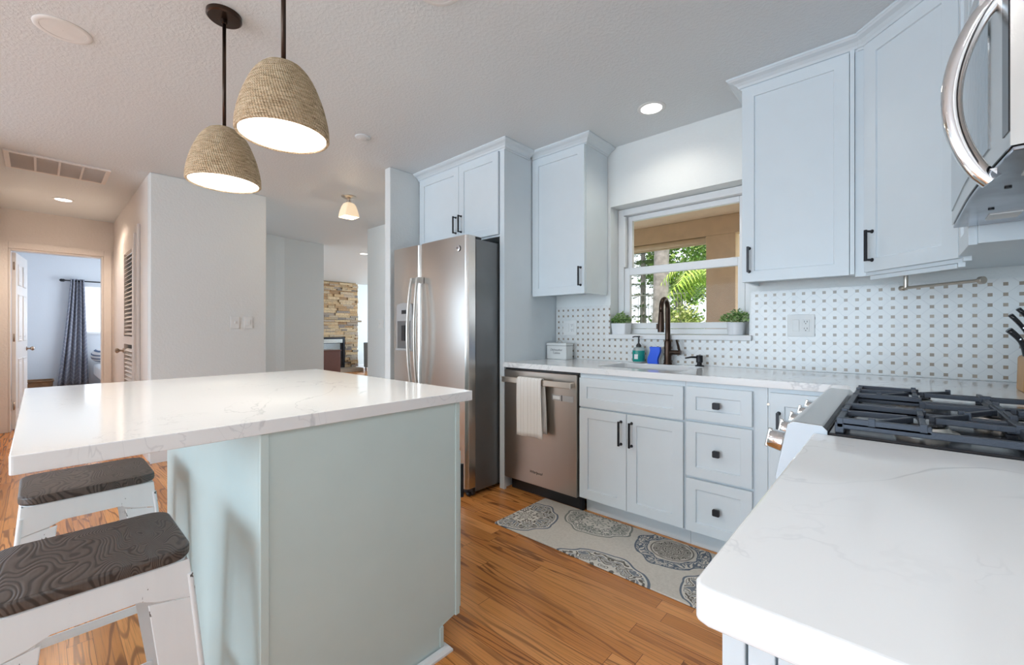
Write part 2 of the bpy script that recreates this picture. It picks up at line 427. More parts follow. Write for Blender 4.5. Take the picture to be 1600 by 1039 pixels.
# ------------------------------------------------------------------ the setting
CE = 2.5; YW = 2.87
PLAN = [(-12.3, -6.2), (.75, -6.2), (.75, 3.15), (-5.2, 3.15), (-5.2, 9.15), (-12.3, 9.15)]
struct('floor', prism(nb(), PLAN, -.06, 0), 'oak_floor', 'honey oak strip floor running through the kitchen and hall', 'floor')
struct('ceiling', prism(nb(), PLAN, CE, CE+.12), 'ceiling_paint', 'flat white textured ceiling', 'ceiling')
# window wall with its opening
wx0, wx1, wz0, wz1 = -1.592, -.66, 1.112, 2.063
b = nb(); T2 = 3.15
box(b, -3.2, wx0, YW, T2, 0, CE); box(b, wx1, .75, YW, T2, 0, CE); box(b, wx0, wx1, YW, T2, 0, wz0); box(b, wx0, wx1, YW, T2, wz1, CE)
struct('wall_back', b, 'wall_paint', 'white textured wall with the window over the sink', 'wall')
struct('wall_right', bx(.5, .75, -6.0, YW, 0, CE), 'wall_paint', 'white wall behind the range', 'wall')
struct('wall_stub', bx(-3.205, -3.125, 1.955, YW, 0, CE), 'wall_paint', 'white stub wall left of the refrigerator', 'wall', bevel=.006)
struct('wall_dining', bx(-5.295, -3.207, 2.97, 3.15, 0, CE), 'wall_paint', 'white wall beyond the stub wall', 'wall')
# block holding the hall closet: its face towards the kitchen, and its hall side with the louvered door
struct('wall_left', bx(-4.87, -4.75, .64, 1.55, 0, CE), 'wall_paint', 'white wall with two light switches', 'wall', bevel=.008)
b = nb(); box(b, -7.37, -6.1, .64, .76, 0, CE); box(b, -5.34, -4.872, .64, .76, 0, CE); box(b, -6.1, -5.34, .64, .76, 2.07, CE)
struct('wall_hall', b, 'hall_paint', 'hall wall with the louvered closet door', 'wall')
prof = [(-6.50, 1.43), (-6.575, 2.10), (-6.62, 2.28), (-6.67, 2.42), (-6.75, 3.03), (-6.89, 3.03), (-6.74, 2.0), (-6.62, 1.43)]
struct('wall_passage', prism(nb(), prof, 0, CE), 'wall_paint', 'off-white bent wall at the end of the passage', 'wall')
struct('wall_closet', bx(-6.50, -4.872, 1.43, 1.55, 0, CE), 'wall_paint', 'back wall of the hall closet', 'wall')
# hall end wall with the bedroom doorway
dy0, dy1, dz = -.225, .545, 2.06
b = nb(); box(b, -7.49, -7.37, -.45, dy0, 0, CE); box(b, -7.49, -7.37, dy1, .76, 0, CE); box(b, -7.49, -7.37, dy0, dy1, dz, CE)
struct('wall_hall_end', b, 'hall_paint', 'hall end wall around the bedroom doorway', 'wall')
b = nb(); box(b, -7.37, -4.75, -.45, -.33, 0, CE)
struct('wall_hall_south', b, 'hall_paint', 'left wall of the hall', 'wall')
b = nb(); box(b, -4.87, -4.75, -6.0, -2.6, 0, CE); box(b, -4.87, -4.75, -.5, -.452, 0, CE); box(b, -4.87, -4.75, -2.6, -.5, 0, .75); box(b, -4.87, -4.75, -2.6, -.5, 1.95, CE)
struct('wall_west', b, 'wall_paint', 'kitchen wall left of the hall opening', 'wall')
b = nb(); box(b, -4.87, -4.1, -6.15, -6.0, 0, CE); box(b, .1, .75, -6.15, -6.0, 0, CE); box(b, -4.1, .1, -6.15, -6.0, 2.4, CE)
struct('wall_rear', b, 'wall_paint', 'unseen rear wall with a wide opening added for the fill light', 'wall')
# bedroom
BX = -11.35
b = nb(); box(b, BX-.15, BX, -.45, .56, 0, CE); box(b, BX-.15, BX, .56, 1.65, 0, 1.10); box(b, BX-.15, BX, .56, 1.65, 1.97, CE); box(b, BX-.15, BX, 1.65, 2.5, 0, CE)
struct('wall_bedroom', b, 'bedroom_paint', 'pale blue-grey bedroom wall with the curtained window', 'wall')
struct('wall_bedroom_left', bx(BX, -7.492, -.45, -.30, 0, CE), 'bedroom_paint', 'left bedroom wall behind the open door', 'wall')
b = nb(); box(b, BX, -10.4, 2.42, 2.54, 0, CE); box(b, -8.8, -6.9, 2.42, 2.54, 0, CE); box(b, -10.4, -8.8, 2.42, 2.54, 0, .8); box(b, -10.4, -8.8, 2.42, 2.54, 2.1, CE)
struct('wall_bedroom_right', b, 'bedroom_paint', 'bedroom wall opposite the open door', 'wall')
# living room
struct('wall_living', bx(-12.0, -11.85, 2.6, 9.0, 0, CE), 'wall_paint', 'bright white living room wall behind the fireplace', 'wall')
b = nb(); box(b, -11.85, -10.6, 9.0, 9.15, 0, CE); box(b, -6.6, -5.2, 9.0, 9.15, 0, CE); box(b, -10.6, -6.6, 9.0, 9.15, 2.4, CE); box(b, -10.6, -6.6, 9.0, 9.15, 0, .4)
struct('wall_living_far', b, 'wall_paint', 'far living room wall with a wide opening added for the fill light', 'wall')
struct('wall_living_right', bx(-5.295, -5.2, 3.152, 9.0, 0, CE), 'wall_paint', 'right living room wall', 'wall')
struct('wall_living_near', bx(-11.85, -6.90, 2.9, 3.03, 0, CE), 'wall_paint', 'near living room wall', 'wall')
# baseboards
bp = [(0, 0), (.014, 0), (.014, .10), (.006, .13), (0, .13)]
struct('baseboard_left', sweep(nb(), [(-4.748, 1.55), (-4.748, .64)][::-1], bp), 'trim_paint', 'white baseboard under the light switches', 'baseboard')
struct('baseboard_hall_end', sweep(nb(), [(-7.368, .62), (-7.368, .64)], bp), 'trim_paint', 'short baseboard at the hall end', 'baseboard')
struct('baseboard_bedroom', sweep(nb(), [(BX+.002, -.28), (BX+.002, 2.4)], bp), 'trim_paint', 'white baseboard below the bedroom curtain', 'baseboard')
struct('baseboard_living', sweep(nb(), [(-11.848, 6.2), (-11.848, 8.9)], bp), 'trim_paint', 'white living room baseboard', 'baseboard')
# backsplash tile
b = nb(); y0 = YW-.010
box(b, -2.088, wx0-.002, y0, YW-.0005, .915, 1.33); box(b, wx0-.002, wx1+.012, y0, YW-.0005, .915, 1.078); box(b, wx1+.012, .499, y0, YW-.0005, .915, 1.372)
struct('trim_1', b, 'mosaic_tile', 'marble mosaic backsplash dotted with small tan squares', 'backsplash')
# kitchen window
WY = 2.985
win = thing('window_1', 'white single-hung window over the sink', 'window', (-1.1, 2.98, 1.1)); win['kind'] = 'structure'
b = nb()
for a in ((wx0+.002, wx0+.05, WY, WY+.09, wz0+.002, wz1-.002), (wx1-.05, wx1-.002, WY, WY+.09, wz0+.002, wz1-.002), (wx0+.05, wx1-.05, WY, WY+.09, wz1-.05, wz1-.002), (wx0+.05, wx1-.05, WY, WY+.09, wz0+.002, wz0+.04)): box(b, *a)
part(win, 'window_frame', b, 'trim_paint', bevel=.003)
def sash(nm, y, z0, z1, r0, r1):
    b = nb(); x0, x1 = wx0+.052, wx1-.052
    box(b, x0, x0+.042, y, y+.035, z0, z1); box(b, x1-.042, x1, y, y+.035, z0, z1); box(b, x0+.042, x1-.042, y, y+.035, z0, z0+r0); box(b, x0+.042, x1-.042, y, y+.035, z1-r1, z1)
    s = part(win, nm, b, 'trim_paint', bevel=.003)
    part(s, 'pane', bx(x0+.038, x1-.038, y+.014, y+.018, z0+r0-.004, z1-r1+.004), 'window_glass')
    return s
sash('upper_sash', WY+.045, 1.562, wz1-.052, .05, .038)
ls = sash('lower_sash', WY+.006, wz0+.042, 1.612, .042, .055)
part(win, 'sash_stop', bx(wx0+.0505, wx0+.066, WY-.012, WY+.02, 1.62, 2.0), 'trim_paint', bevel=.002)
struct('trim_2', bx(wx0-.018, wx1+.018, 2.832, WY-.001, 1.079, wz0-.001), 'trim_paint', 'white window stool ledge holding two planters', 'window sill', bevel=.003)
# bedroom doorway: casing, door leaf
b = nb()
for y0_, y1_ in ((dy0-.075, dy0-.002), (dy1+.002, dy1+.075)): box(b, -7.369, -7.352, y0_, y1_, 0, dz+.075)
box(b, -7.369, -7.352, dy0-.002, dy1+.002, dz+.002, dz+.075)
box(b, -7.49, -7.369, dy0+.0005, dy0+.018, 0, dz); box(b, -7.49, -7.369, dy1-.018, dy1-.0005, 0, dz); box(b, -7.49, -7.369, dy0+.018, dy1-.018, dz-.018, dz-.0005)
struct('trim_3', b, 'hall_paint', 'cream casing around the bedroom doorway', 'door casing', bevel=.004)
ang = math.atan2(.078, -.745)
Md = Matrix.Translation((-7.495, dy0+.02, .012)) @ Matrix.Rotation(ang, 4, 'Z')   # local x runs along the leaf, local -y faces the room side
dr = thing('door_1', 'open white six-panel bedroom door', 'door', (-7.5, -.2, 0)); dr['kind'] = 'structure'
b = nb(); Lf, Hf, tk = .745, 2.02, .035
box(b, 0, Lf, -tk, 0, 0, Hf, M=Md)
part(dr, 'door_leaf', b, 'trim_paint', bevel=.002)
for side in (-tk, 0):
    for (x0, x1) in ((.11, .335), (.41, .635)):
        for (z0, z1) in ((.22, .80), (1.0, 1.55), (1.65, 1.90)):
            b = nb(); s = -1 if side else 1
            pr = [(0, 0), (.012, .006), (.03, .001)]
            M2 = Md
            rings = [[M2 @ Vector((x0+a, side+s*d, z0+a)), M2 @ Vector((x1-a, side+s*d, z0+a)), M2 @ Vector((x1-a, side+s*d, z1-a)), M2 @ Vector((x0+a, side+s*d, z1-a))] for a, d in ((0, .0002), (.008, .008), (.022, .003), (.05, .003), (.065, .008))]
            ring_loft(b, rings); part(dr, 'panel', b, 'trim_paint')
def door_knob(parent, M):
    b = nb(); lathe(b, [(.026, 0), (.026, .004), (.011, .008), (.010, .028), (.018, .034), (.026, .045), (.026, .056), (.016, .065), (.002, .067)], seg=20, M=M)
    return part(parent, 'door_knob', b, 'door_knob_metal', smooth=True, label='dull bronze door knob')
door_knob(dr, Md @ Matrix.Translation((Lf-.06, -tk, .90)) @ Matrix.Rotation(PI/2, 4, 'X'))
door_knob(dr, Md @ Matrix.Translation((Lf-.06, 0, .90)) @ Matrix.Rotation(-PI/2, 4, 'X'))
for z in (.22, 1.0, 1.82): part(dr, 'hinge', cyl(nb(), Md @ Vector((-.004, -.02, z)), Md @ Vector((-.004, -.02, z+.09)), .006, seg=10), 'door_knob_metal', smooth=True)
# louvered closet door in the hall wall, hinged right, knob left
dl = thing('door_2', 'white louvered closet door in the hall', 'door', (-5.7, .6, 0)); dl['kind'] = 'structure'
x0, x1, y0, y1 = -6.095, -5.345, .60, .632
b = nb(); box(b, x0, x0+.09, y0, y1, .015, 2.06); box(b, x1-.09, x1, y0, y1, .015, 2.06); box(b, x0+.09, x1-.09, y0, y1, .015, .25); box(b, x0+.09, x1-.09, y0, y1, 1.93, 2.06); box(b, x0+.09, x1-.09, y0, y1, 1.0, 1.08)
part(dl, 'door_frame', b, 'hall_paint', bevel=.002)
b = nb()
z = .27
while z < 1.92:
    if not .97 < z < 1.08: box(b, x0+.092, x1-.092, -.018, .018, -.003, .003, M=Matrix.Translation((0, (y0+y1)/2, z)) @ Matrix.Rotation(.75, 4, 'X'))
    z += .042
part(dl, 'louver_slats', b, 'hall_paint')
door_knob(dl, Matrix.Translation((x0+.05, y0, .93)) @ Matrix.Rotation(PI/2, 4, 'X'))
b = nb()
box(b, -6.17, -6.1, .618, .639, 0, 2.14); box(b, -5.34, -5.27, .618, .639, 0, 2.14); box(b, -6.1, -5.34, .618, .639, 2.065, 2.14)
struct('trim_4', b, 'hall_paint', 'cream casing around the louvered closet door', 'door casing', bevel=.003)
# ------------------------------------------------------------------ wall cabinets
def crown(parent, path): return part(parent, 'crown_moulding', sweep(nb(), path, CROWN), 'cabinet_paint', bevel=.0008)
BZ = 1.404
# over the refrigerator, with its tall side panel
fc = thing('refrigerator_cabinet', 'white two-door cabinet over the refrigerator with a tall side panel', 'cabinet', (-2.6, 2.5, 0))
part(fc, 'cabinet_body', bx(-3.12, -2.14, 2.246, 2.866, 1.825, 2.46), 'cabinet_paint', bevel=.001)
b = nb(); box(b, -2.1375, -2.118, 2.244, 2.866, 0, 2.46); box(b, -2.1375, -2.0925, 2.240, 2.2438, 0, 2.46); box(b, -2.118, -2.0925, 2.2438, 2.262, 0, 2.46); box(b, -2.118, -2.0925, 2.2625, 2.866, .1, 2.46)
part(fc, 'side_panel', b, 'cabinet_paint')
door(fc, face(-3.085, 2.2255, 1.838), .509, .60, pull=(.479, .07), L=.135)
door(fc, face(-2.573, 2.2255, 1.838), .430, .60, pull=(.030, .07), L=.135)
crown(fc, [(-3.12, 2.2455), (-2.0922, 2.2455), (-2.0922, 2.515)])
# left of the window
wc = thing('wall_cabinet', 'white single-door wall cabinet between refrigerator and window', 'cabinet', (-1.85, 2.7, 0))
b = nb(); box(b, -2.090, -1.614, 2.566, 2.866, BZ+.02, 2.46); box(b, -2.090, -1.614, 2.566, 2.584, BZ, BZ+.02); box(b, -1.632, -1.614, 2.584, 2.857, BZ, BZ+.02)
part(wc, 'cabinet_body', b, 'cabinet_paint')
door(wc, face(-2.084, 2.5455, BZ-.004), .467, 1.045, pull=(.438, .054), L=.135)
crown(wc, [(-2.090, 2.5655), (-1.614, 2.5655), (-1.614, 2.866)])
# right of the window
rc = thing('wall_cabinet', 'white single-door wall cabinet right of the window', 'cabinet', (-.38, 2.7, 0))
b = nb(); box(b, -.623, -.146, 2.566, 2.866, BZ+.02, 2.46); box(b, -.623, -.146, 2.566, 2.584, BZ, BZ+.02); box(b, -.623, -.605, 2.584, 2.857, BZ, BZ+.02)
part(rc, 'cabinet_body', b, 'cabinet_paint')
part(rc, 'filler_strip', bx(-.163, -.146, 2.548, 2.5655, BZ, 2.46), 'cabinet_paint')
door(rc, face(-.621, 2.5455, BZ-.004), .456, 1.045, pull=(.035, .05), L=.135)
crown(rc, [(-.623, 2.866), (-.623, 2.5655), (-.134, 2.5655)])
# diagonal corner
cc = thing('corner_wall_cabinet', 'tall white diagonal corner wall cabinet above the paper towel rod', 'cabinet', (.3, 2.65, 0))
k = .0145
poly = [(-.1445, 2.866), (-.1445, 2.545+k), (-.12+k, 2.545+k), (.165+k, 2.26+k), (.165+k, 2.232), (.498, 2.232), (.498, 2.866)]
b = prism(nb(), poly, BZ+.02, 2.46); prism(b, [(-.1445, 2.568), (-.1445, 2.545+k), (-.12+k, 2.545+k), (.165+k, 2.26+k), (.165+k, 2.232), (.20, 2.232), (.20, 2.275), (-.10, 2.568)], BZ-.012, BZ+.02)
part(cc, 'cabinet_body', b, 'cabinet_paint')
D45 = -PI/4
door(cc, face(-.112, 2.537, BZ+.003, D45), .395, 1.04, pull=(.043, .045), L=.14)
crown(cc, [(-.134, 2.545+k), (-.12+k-.004, 2.545+k), (.165+k, 2.26+k-.004), (.165+k, 2.234)])
part(cc, 'light_rail', sweep(nb(), [(-.09, 2.56), (.168, 2.30), (.168, 2.26)], [(0, BZ-.030), (-.018, BZ-.030), (-.018, BZ-.013), (0, BZ-.013)]), 'cabinet_paint')
# narrow cabinet and the cabinet above the microwave
nc = thing('wall_cabinet', 'narrow white wall cabinet between the microwave and the corner cabinet', 'cabinet', (.34, 2.08, 0))
part(nc, 'cabinet_body', bx(.186, .498, 1.932, 2.229, BZ+.005, 2.46), 'cabinet_paint', bevel=.001)
door(nc, face(.166, 2.222, BZ+.003, -PI/2), .28, 1.04)
crown(nc, [(.1855, 2.229), (.1855, 1.932)])
mc = thing('wall_cabinet', 'white wall cabinet above the microwave', 'cabinet', (.34, 1.54, 0))
part(mc, 'cabinet_body', bx(.186, .498, 1.16, 1.929, 1.915, 2.46), 'cabinet_paint', bevel=.001)
door(mc, face(.166, 1.922, 1.92, -PI/2), .376, .52); door(mc, face(.166, 1.542, 1.92, -PI/2), .376, .52)
crown(mc, [(.1855, 1.929), (.1855, 1.16)])

# ------------------------------------------------------------------ base cabinets on the window wall
FY = 2.2405
def drawer(parent, M, w_, h, knob=True):
    d = part(parent, 'drawer', shaker(M, w_, h, rail=.05), 'cabinet_paint', bevel=.0015)
    if knob: part(d, 'knob', square_knob(M @ Matrix.Translation((w_/2, 0, h/2))), 'black_metal', ang=40, bevel=.001, label='square black knob')
    return d
sb = thing('sink_base_cabinet', 'white base cabinet below the sink with two doors and bar handles', 'cabinet', (-1.14, 2.5, 0))
b = nb(); box(b, -1.464, -.8175, 2.261, 2.281, .108, .8785); box(b, -1.464, -1.446, 2.281, 2.86, .108, .8785); box(b, -.8355, -.8175, 2.281, 2.86, .108, .8785); box(b, -1.446, -.8355, 2.281, 2.86, .108, .126); box(b, -1.464, -.8175, 2.335, 2.35, 0.0, .108)
part(sb, 'cabinet_body', b, 'cabinet_paint')
part(sb, 'false_drawer_front', shaker(face(-1.458, FY, .674), .634, .176, rail=.052), 'cabinet_paint', bevel=.0015)
door(sb, face(-1.458, FY, .112), .314, .552, pull=(.282, .37), L=.14); door(sb, face(-1.141, FY, .112), .317, .552, pull=(.030, .37), L=.14)
db = thing('drawer_base_cabinet', 'white base cabinet with a stack of three drawers', 'cabinet', (-.66, 2.5, 0))
b = nb(); box(b, -.816, -.4435, 2.261, 2.86, .108, .8785); box(b, -.816, -.4435, 2.335, 2.35, 0, .108)
part(db, 'cabinet_body', b, 'cabinet_paint')
for z0, h in ((.686, .168), (.395, .278), (.112, .270)): drawer(db, face(-.810, FY, z0), .306, h)
cb = thing('corner_base_cabinet', 'white corner base cabinet half hidden behind the range', 'cabinet', (.1, 2.4, 0))
b = prism(nb(), [(-.4415, 2.86), (-.4415, 2.261), (-.09, 2.261), (-.09, 1.928), (.498, 1.928), (.498, 2.86)], .108, .8785); box(b, -.4415, -.02, 2.335, 2.35, 0, .108)
part(cb, 'cabinet_body', b, 'cabinet_paint')
door(cb, face(-.432, FY, .112), .318, .745, pull=(.036, .52), L=.14)
b = nb(); box(b, -.110, -.0905, 1.935, 2.225, .112, .86); part(cb, 'side_panel', b, 'cabinet_paint', bevel=.002)
b = nb(); cyl(b, (-.4405, 2.2605, .80), (-.4405, 2.2565, .80), .006, seg=10); part(cb, 'hinge', b, 'door_knob_metal')

# ------------------------------------------------------------------ counters
ZT, ZB = .914, .8795
ct = nb()
L_ = [(-2.0915, 2.2245), (-.150, 2.2245), (-.138, 2.2125), (-.138, 1.926), (.498, 1.926), (.498, 2.8585), (-2.0915, 2.8585)]
hole = rrect(-1.42, -.885, 2.372, 2.775, .03, 5)
def slab_hole(poly, hole, z0, z1):
    bm = nb(); out = []
    for z in (z0, z1):
        A = [bm.verts.new((x, y, z)) for x, y in poly]; B = [bm.verts.new((x, y, z)) for x, y in hole]
        ed = [bm.edges.new((A[i], A[(i+1) % len(A)])) for i in range(len(A))]+[bm.edges.new((B[i], B[(i+1) % len(B)])) for i in range(len(B))]
        bmesh.ops.triangle_fill(bm, use_beauty=True, edges=ed); out.append((A, B))
    for k in (0, 1):
        a, c = out[0][k], out[1][k]
        for i in range(len(a)): bm.faces.new((a[i], a[(i+1) % len(a)], c[(i+1) % len(a)], c[i]))
    return bm
single('countertop', 'white quartz countertop running under the window around the corner', 'countertop', slab_hole(L_, hole, ZB, ZT), 'quartz', bevel=.002)
single('countertop', 'white veined quartz countertop in the near right foreground', 'countertop', prism(nb(), [(-.138, 1.154), (-.138, .408), (-.1345, .398), (-.124, .394), (.498, .394), (.498, 1.154)], ZB, ZT), 'quartz', bevel=.004, seg=3)
single('countertop', 'large white quartz island top with a stool overhang', 'countertop', prism(nb(), rrect(-2.545, -1.19, -.036, 1.10, .006, 3), .878, ZT), 'quartz', bevel=.002)
# near right base cabinet with beadboard end
nb_ = thing('base_cabinet', 'white base cabinet with a grooved end panel under the near countertop', 'cabinet', (.2, .8, 0))
b = nb(); box(b, -.10, .498, .442, 1.153, .10, .879); box(b, -.03, .498, .50, 1.153, 0, .10)
part(nb_, 'cabinet_body', b, 'cabinet_paint')
b = nb(); box(b, -.122, -.1025, .430, .4415, .02, .879); x = -.1005
while x < .49: box(b, x, min(x+.0215, .497), .4315, .4415, .02, .879); x += .0235
part(nb_, 'beadboard_panel', b, 'cabinet_paint', bevel=.0015)
door(nb_, face(-.120, 1.14, .112, -PI/2), .345, .75, pull=(.31, .55)); door(nb_, face(-.120, .79, .112, -PI/2), .345, .75, pull=(.035, .55))

# ------------------------------------------------------------------ island
isl = thing('kitchen_island', 'pale sage green island cabinet below the large quartz top', 'island', (-1.8, .7, 0))
X0, X1 = -2.35, -1.212
b = nb(); box(b, X0, X1, .385, 1.040, .10, .8775); box(b, X0, X1, .385, .965, 0, .10)
part(isl, 'cabinet_body', b, 'sage_paint')
b = prism(nb(), [(.398, 0), (.965, 0), (.965, .092), (1.020, .105), (1.020, .8775), (.398, .8775)], X1+.0005, -1.2, 'x')
part(isl, 'end_panel', b, 'sage_paint')
for a in ((-1.196, .376, .3975, 0, .8775), (-1.196, 1.0205, 1.040, .10, .8775)): part(isl, 'corner_trim', bx(X1+.0005, *a), 'sage_paint', bevel=.002)
part(isl, 'toe_kick_trim', bx(-1.1998, -1.196, .950, .9645, .021, .09), 'sage_paint')
part(isl, 'back_panel', bx(X0, X1, .3765, .3845, 0, .8775), 'sage_paint')
part(isl, 'corner_post', bx(X0-.014, X0-.0005, .3765, 1.04, 0, .8775), 'sage_paint', bevel=.002)
part(isl, 'base_shoe', sweep(nb(), [(-1.1955, .376), (-1.1955, .967), (X0, .967)], [(0, 0), (.022, 0), (.022, .008), (.014, .018), (0, .020)]), 'trim_paint')
n = 3; w_ = (X1-X0-.012)/n
for i in range(n):
    xr = X1-.004-i*(w_+.002)
    part(isl, 'drawer', shaker(face(xr, 1.058, .70, PI), w_-.004, .165, t=.0175, rail=.045), 'sage_paint', bevel=.0015)
    dd = part(isl, 'door', shaker(face(xr, 1.062, .108, PI), w_-.004, .582, t=.0215), 'sage_paint', bevel=.0015)
    part(dd, 'handle', bar_pull(face(xr-.03, 1.062, .50, PI)), 'black_metal', ang=40, label='black bar handle')

# ------------------------------------------------------------------ refrigerator
fr = thing('refrigerator', 'stainless steel side-by-side refrigerator with a dispenser in the left door', 'refrigerator', (-2.6, 2.4, 0))
part(fr, 'body', bx(-3.045, -2.152, 2.016, 2.80, .03, 1.772), 'steel_side', bevel=.004)
def fdoor(nm, x0, x1, disp=False):
    poly = [(x0, 2.010), (x0, 1.952), (x0+.010, 1.941)]
    for i in range(9):
        t = i/8; poly.append((x0+.022+(x1-x0-.044)*t, 1.934-.004*math.sin(PI*t)))
    poly += [(x1-.010, 1.941), (x1, 1.952), (x1, 2.010)]
    return prism(nb(), poly, .065, 1.79)
d1 = part(fr, 'freezer_door', fdoor('freezer_door', -3.052, -2.684), 'stainless', ang=25)
d2 = part(fr, 'refrigerator_door', fdoor('refrigerator_door', -2.678, -2.150), 'stainless', ang=25)
for d, x, dx in ((d1, -2.715, -.006), (d2, -2.640, .006)):
    b = nb(); pts = []
    for i in range(15):
        t = i/14; pts.append((x+dx*math.sin(PI*t), 1.884-.034*math.sin(PI*t)**.8, .70+.83*t))
    tube(b, pts, .0135, 12, flat=(1, .75))
    for z in (.715, 1.515): box(b, x-.012, x+.012, 1.878, 1.929, z-.022, z+.022)
    part(d, 'handle', b, 'aluminium', ang=40, label='long bowed silver handle')
b = nb(); arch = [(-2.975, .98), (-2.765, .98), (-2.765, 1.335)]+[(-2.87+.105*math.cos(a), 1.335+.022*math.sin(a)) for a in [PI*i/8 for i in range(1, 8)]]+[(-2.975, 1.335)]
prism(b, arch, 1.9195, 1.9305, 'y'); dp = part(d1, 'dispenser', b, 'grey_plastic', bevel=.003, label='water and ice dispenser')
# dispenser details sit in front of the bowed door as a shallow bezel with a dark cavity
root = d1
part(d1, 'dispenser_cavity', bx(-2.957, -2.783, 1.9165, 1.9194, 1.0, 1.215), 'steel_side')
part(d1, 'dispenser_display', bx(-2.90, -2.84, 1.9165, 1.9194, 1.27, 1.30), 'black_plastic')
part(d1, 'drip_tray', bx(-2.96, -2.78, 1.902, 1.9164, .985, 1.0), 'grey_plastic', bevel=.002)
part(d1, 'dispenser_lever', bx(-2.89, -2.85, 1.908, 1.9164, 1.06, 1.18), 'black_plastic', bevel=.002)
b = nb(); lathe(b, [(.021, 0), (.021, .003), (.018, .004), (.001, .004)], seg=24, M=Matrix.Translation((-2.237, 1.9285, 1.705)) @ Matrix.Rotation(PI/2, 4, 'X'))
bd = part(d2, 'badge', b, 'chrome', ang=30)
text(bd, 'badge_letters', 'GE', .020, 'ink_grey', Matrix.Translation((-2.237, 1.924, 1.705)) @ Matrix.Rotation(PI/2, 4, 'X'))
b = nb(); box(b, -2.24, -2.16, 1.98, 2.08, 1.7725, 1.792); part(fr, 'hinge_cover', b, 'black_plastic', bevel=.006)
part(fr, 'base_grille', bx(-3.04, -2.155, 1.99, 2.015, .012, .060), 'black_plastic', bevel=.003)
b = nb(); cyl(b, (-2.175, 1.985, .016), (-2.20, 1.985, .016), .0155, seg=16); part(fr, 'caster', b, 'black_plastic', ang=40)
b = nb(); cyl(b, (-2.175, 2.70, .0155), (-2.2, 2.70, .0155), .015, seg=16); part(fr, 'caster', b, 'black_plastic', ang=40)
part(fr, 'door_gasket', bx(-3.04, -2.156, 2.0105, 2.0155, .08, 1.765), 'black_plastic')

# ------------------------------------------------------------------ dishwasher with towel
dw = thing('dishwasher', 'stainless steel dishwasher with a towel over its handle', 'dishwasher', (-1.78, 2.5, 0))
part(dw, 'tub', bx(-2.085, -1.474, 2.268, 2.84, .10, .872), 'steel_side')
part(dw, 'door', bx(-2.086, -1.476, 2.236, 2.266, .10, .862), 'stainless_dishwasher', bevel=.003)
part(dw, 'top_gap', bx(-2.086, -1.466, 2.250, 2.268, .864, .8785), 'black_plastic')
part(dw, 'kick_plate', bx(-2.085, -1.474, 2.315, 2.33, .0, .098), 'black_plastic')
b = nb(); box(b, -1.497, -1.474, 2.30, 2.314, 0, .095); part(dw, 'leveling_foot', b, 'black_metal', bevel=.002)
b = nb(); box(b, -2.062, -1.484, 2.178, 2.190, .781, .819)
for x in (-2.055, -1.51): box(b, x, x+.02, 2.190, 2.2362, .787, .813)
part(dw, 'handle', b, 'brushed_nickel', bevel=.003, label='flat steel bar handle')
b = nb(); box(b, -1.665, -1.497, 2.2338, 2.2362, .690, .727); cp = part(dw, 'control_panel', b, 'grey_plastic', bevel=.001)
part(cp, 'display', bx(-1.655, -1.60, 2.2325, 2.2337, .699, .720), 'white_plastic')
part(cp, 'panel_divider', bx(-1.588, -1.583, 2.2325, 2.2337, .690, .727), 'black_plastic')
text(dw, 'logo_lettering', 'Whirlpool', .026, 'ink_black', Matrix.Translation((-1.80, 2.2355, .185)) @ Matrix.Rotation(PI/2, 4, 'X'), shear=.3, label='dark script lettering')
# towel
def cloth(x0, x1, ypts, nx, wob, seed):
    rnd = random.Random(seed); ph = [rnd.uniform(0, 6) for _ in range(4)]; bm = nb(); G = []
    for j, (y, z) in enumerate(ypts):
        rowv = []
        d = j/(len(ypts)-1)
        for i in range(nx+1):
            t = i/nx; x = x0+(x1-x0)*t
            o = wob*(math.sin(t*11+ph[0])*.6+math.sin(t*23+ph[1])*.4)*min(1, abs(z-.825)*6)
            rowv.append(bm.verts.new((x+.004*math.sin(d*7+ph[2])+(t-.5)*.012*abs(z-.82)/.3, y+o, z+.003*math.sin(t*6+ph[3])*min(1, abs(z-.825)*6))))
        G.append(rowv)
    for j in range(len(G)-1):
        for i in range(nx): bm.faces.new((G[j][i], G[j][i+1], G[j+1][i+1], G[j+1][i]))
    return bm
front = [(2.166, .440+.030*i) for i in range(13)]+[(2.167, .812), (2.170, .823), (2.178, .827), (2.188, .827), (2.195, .823), (2.199, .812)]+[(2.203+.0012*i, .80-.0335*i) for i in range(11)]
tw = single('dish_towel', 'striped cream dish towel draped over the dishwasher handle', 'towel', cloth(-1.905, -1.70, front, 40, .0035, 3), 'towel_fabric', loc=(-1.8, 2.18, .63), smooth=True)
m_ = tw.modifiers.new('solid', 'SOLIDIFY'); m_.thickness = .004; m_.offset = 0

# ------------------------------------------------------------------ microwave
mw = thing('microwave', 'stainless over-range microwave with a bowed chrome handle', 'microwave', (.3, 1.54, 1.47))
b = nb(); box(b, .178, .497, 1.163, 1.922, 1.47, 1.908)
part(mw, 'body', b, 'stainless', bevel=.003)
def bow(y): t = (y-1.163)/.759; return .016-.022*math.sin(min(1, t/.6)*PI/2)
ys = [1.163+.759*i/16 for i in range(17)]
b = nb(); prism(b, [(.135+bow(y), y) for y in ys]+[(.177, 1.922), (.177, 1.163)], 1.472, 1.906)
md = part(mw, 'door', b, 'stainless', ang=30)
gy = [y for y in ys if y > 1.29]
gy = [1.30+.605*i/12 for i in range(13)]
b = nb(); prism(b, [(.1325+bow(y), y) for y in gy]+[(.140+bow(y), y) for y in gy[::-1]], 1.512, 1.87)
part(md, 'door_window', b, 'microwave_glass', ang=30, label='dark reflective door window')
b = nb(); prism(b, [(.1335+bow(y), y) for y in (1.168, 1.19, 1.205)]+[(.140+bow(y), y) for y in (1.205, 1.19, 1.168)], 1.50, 1.88)
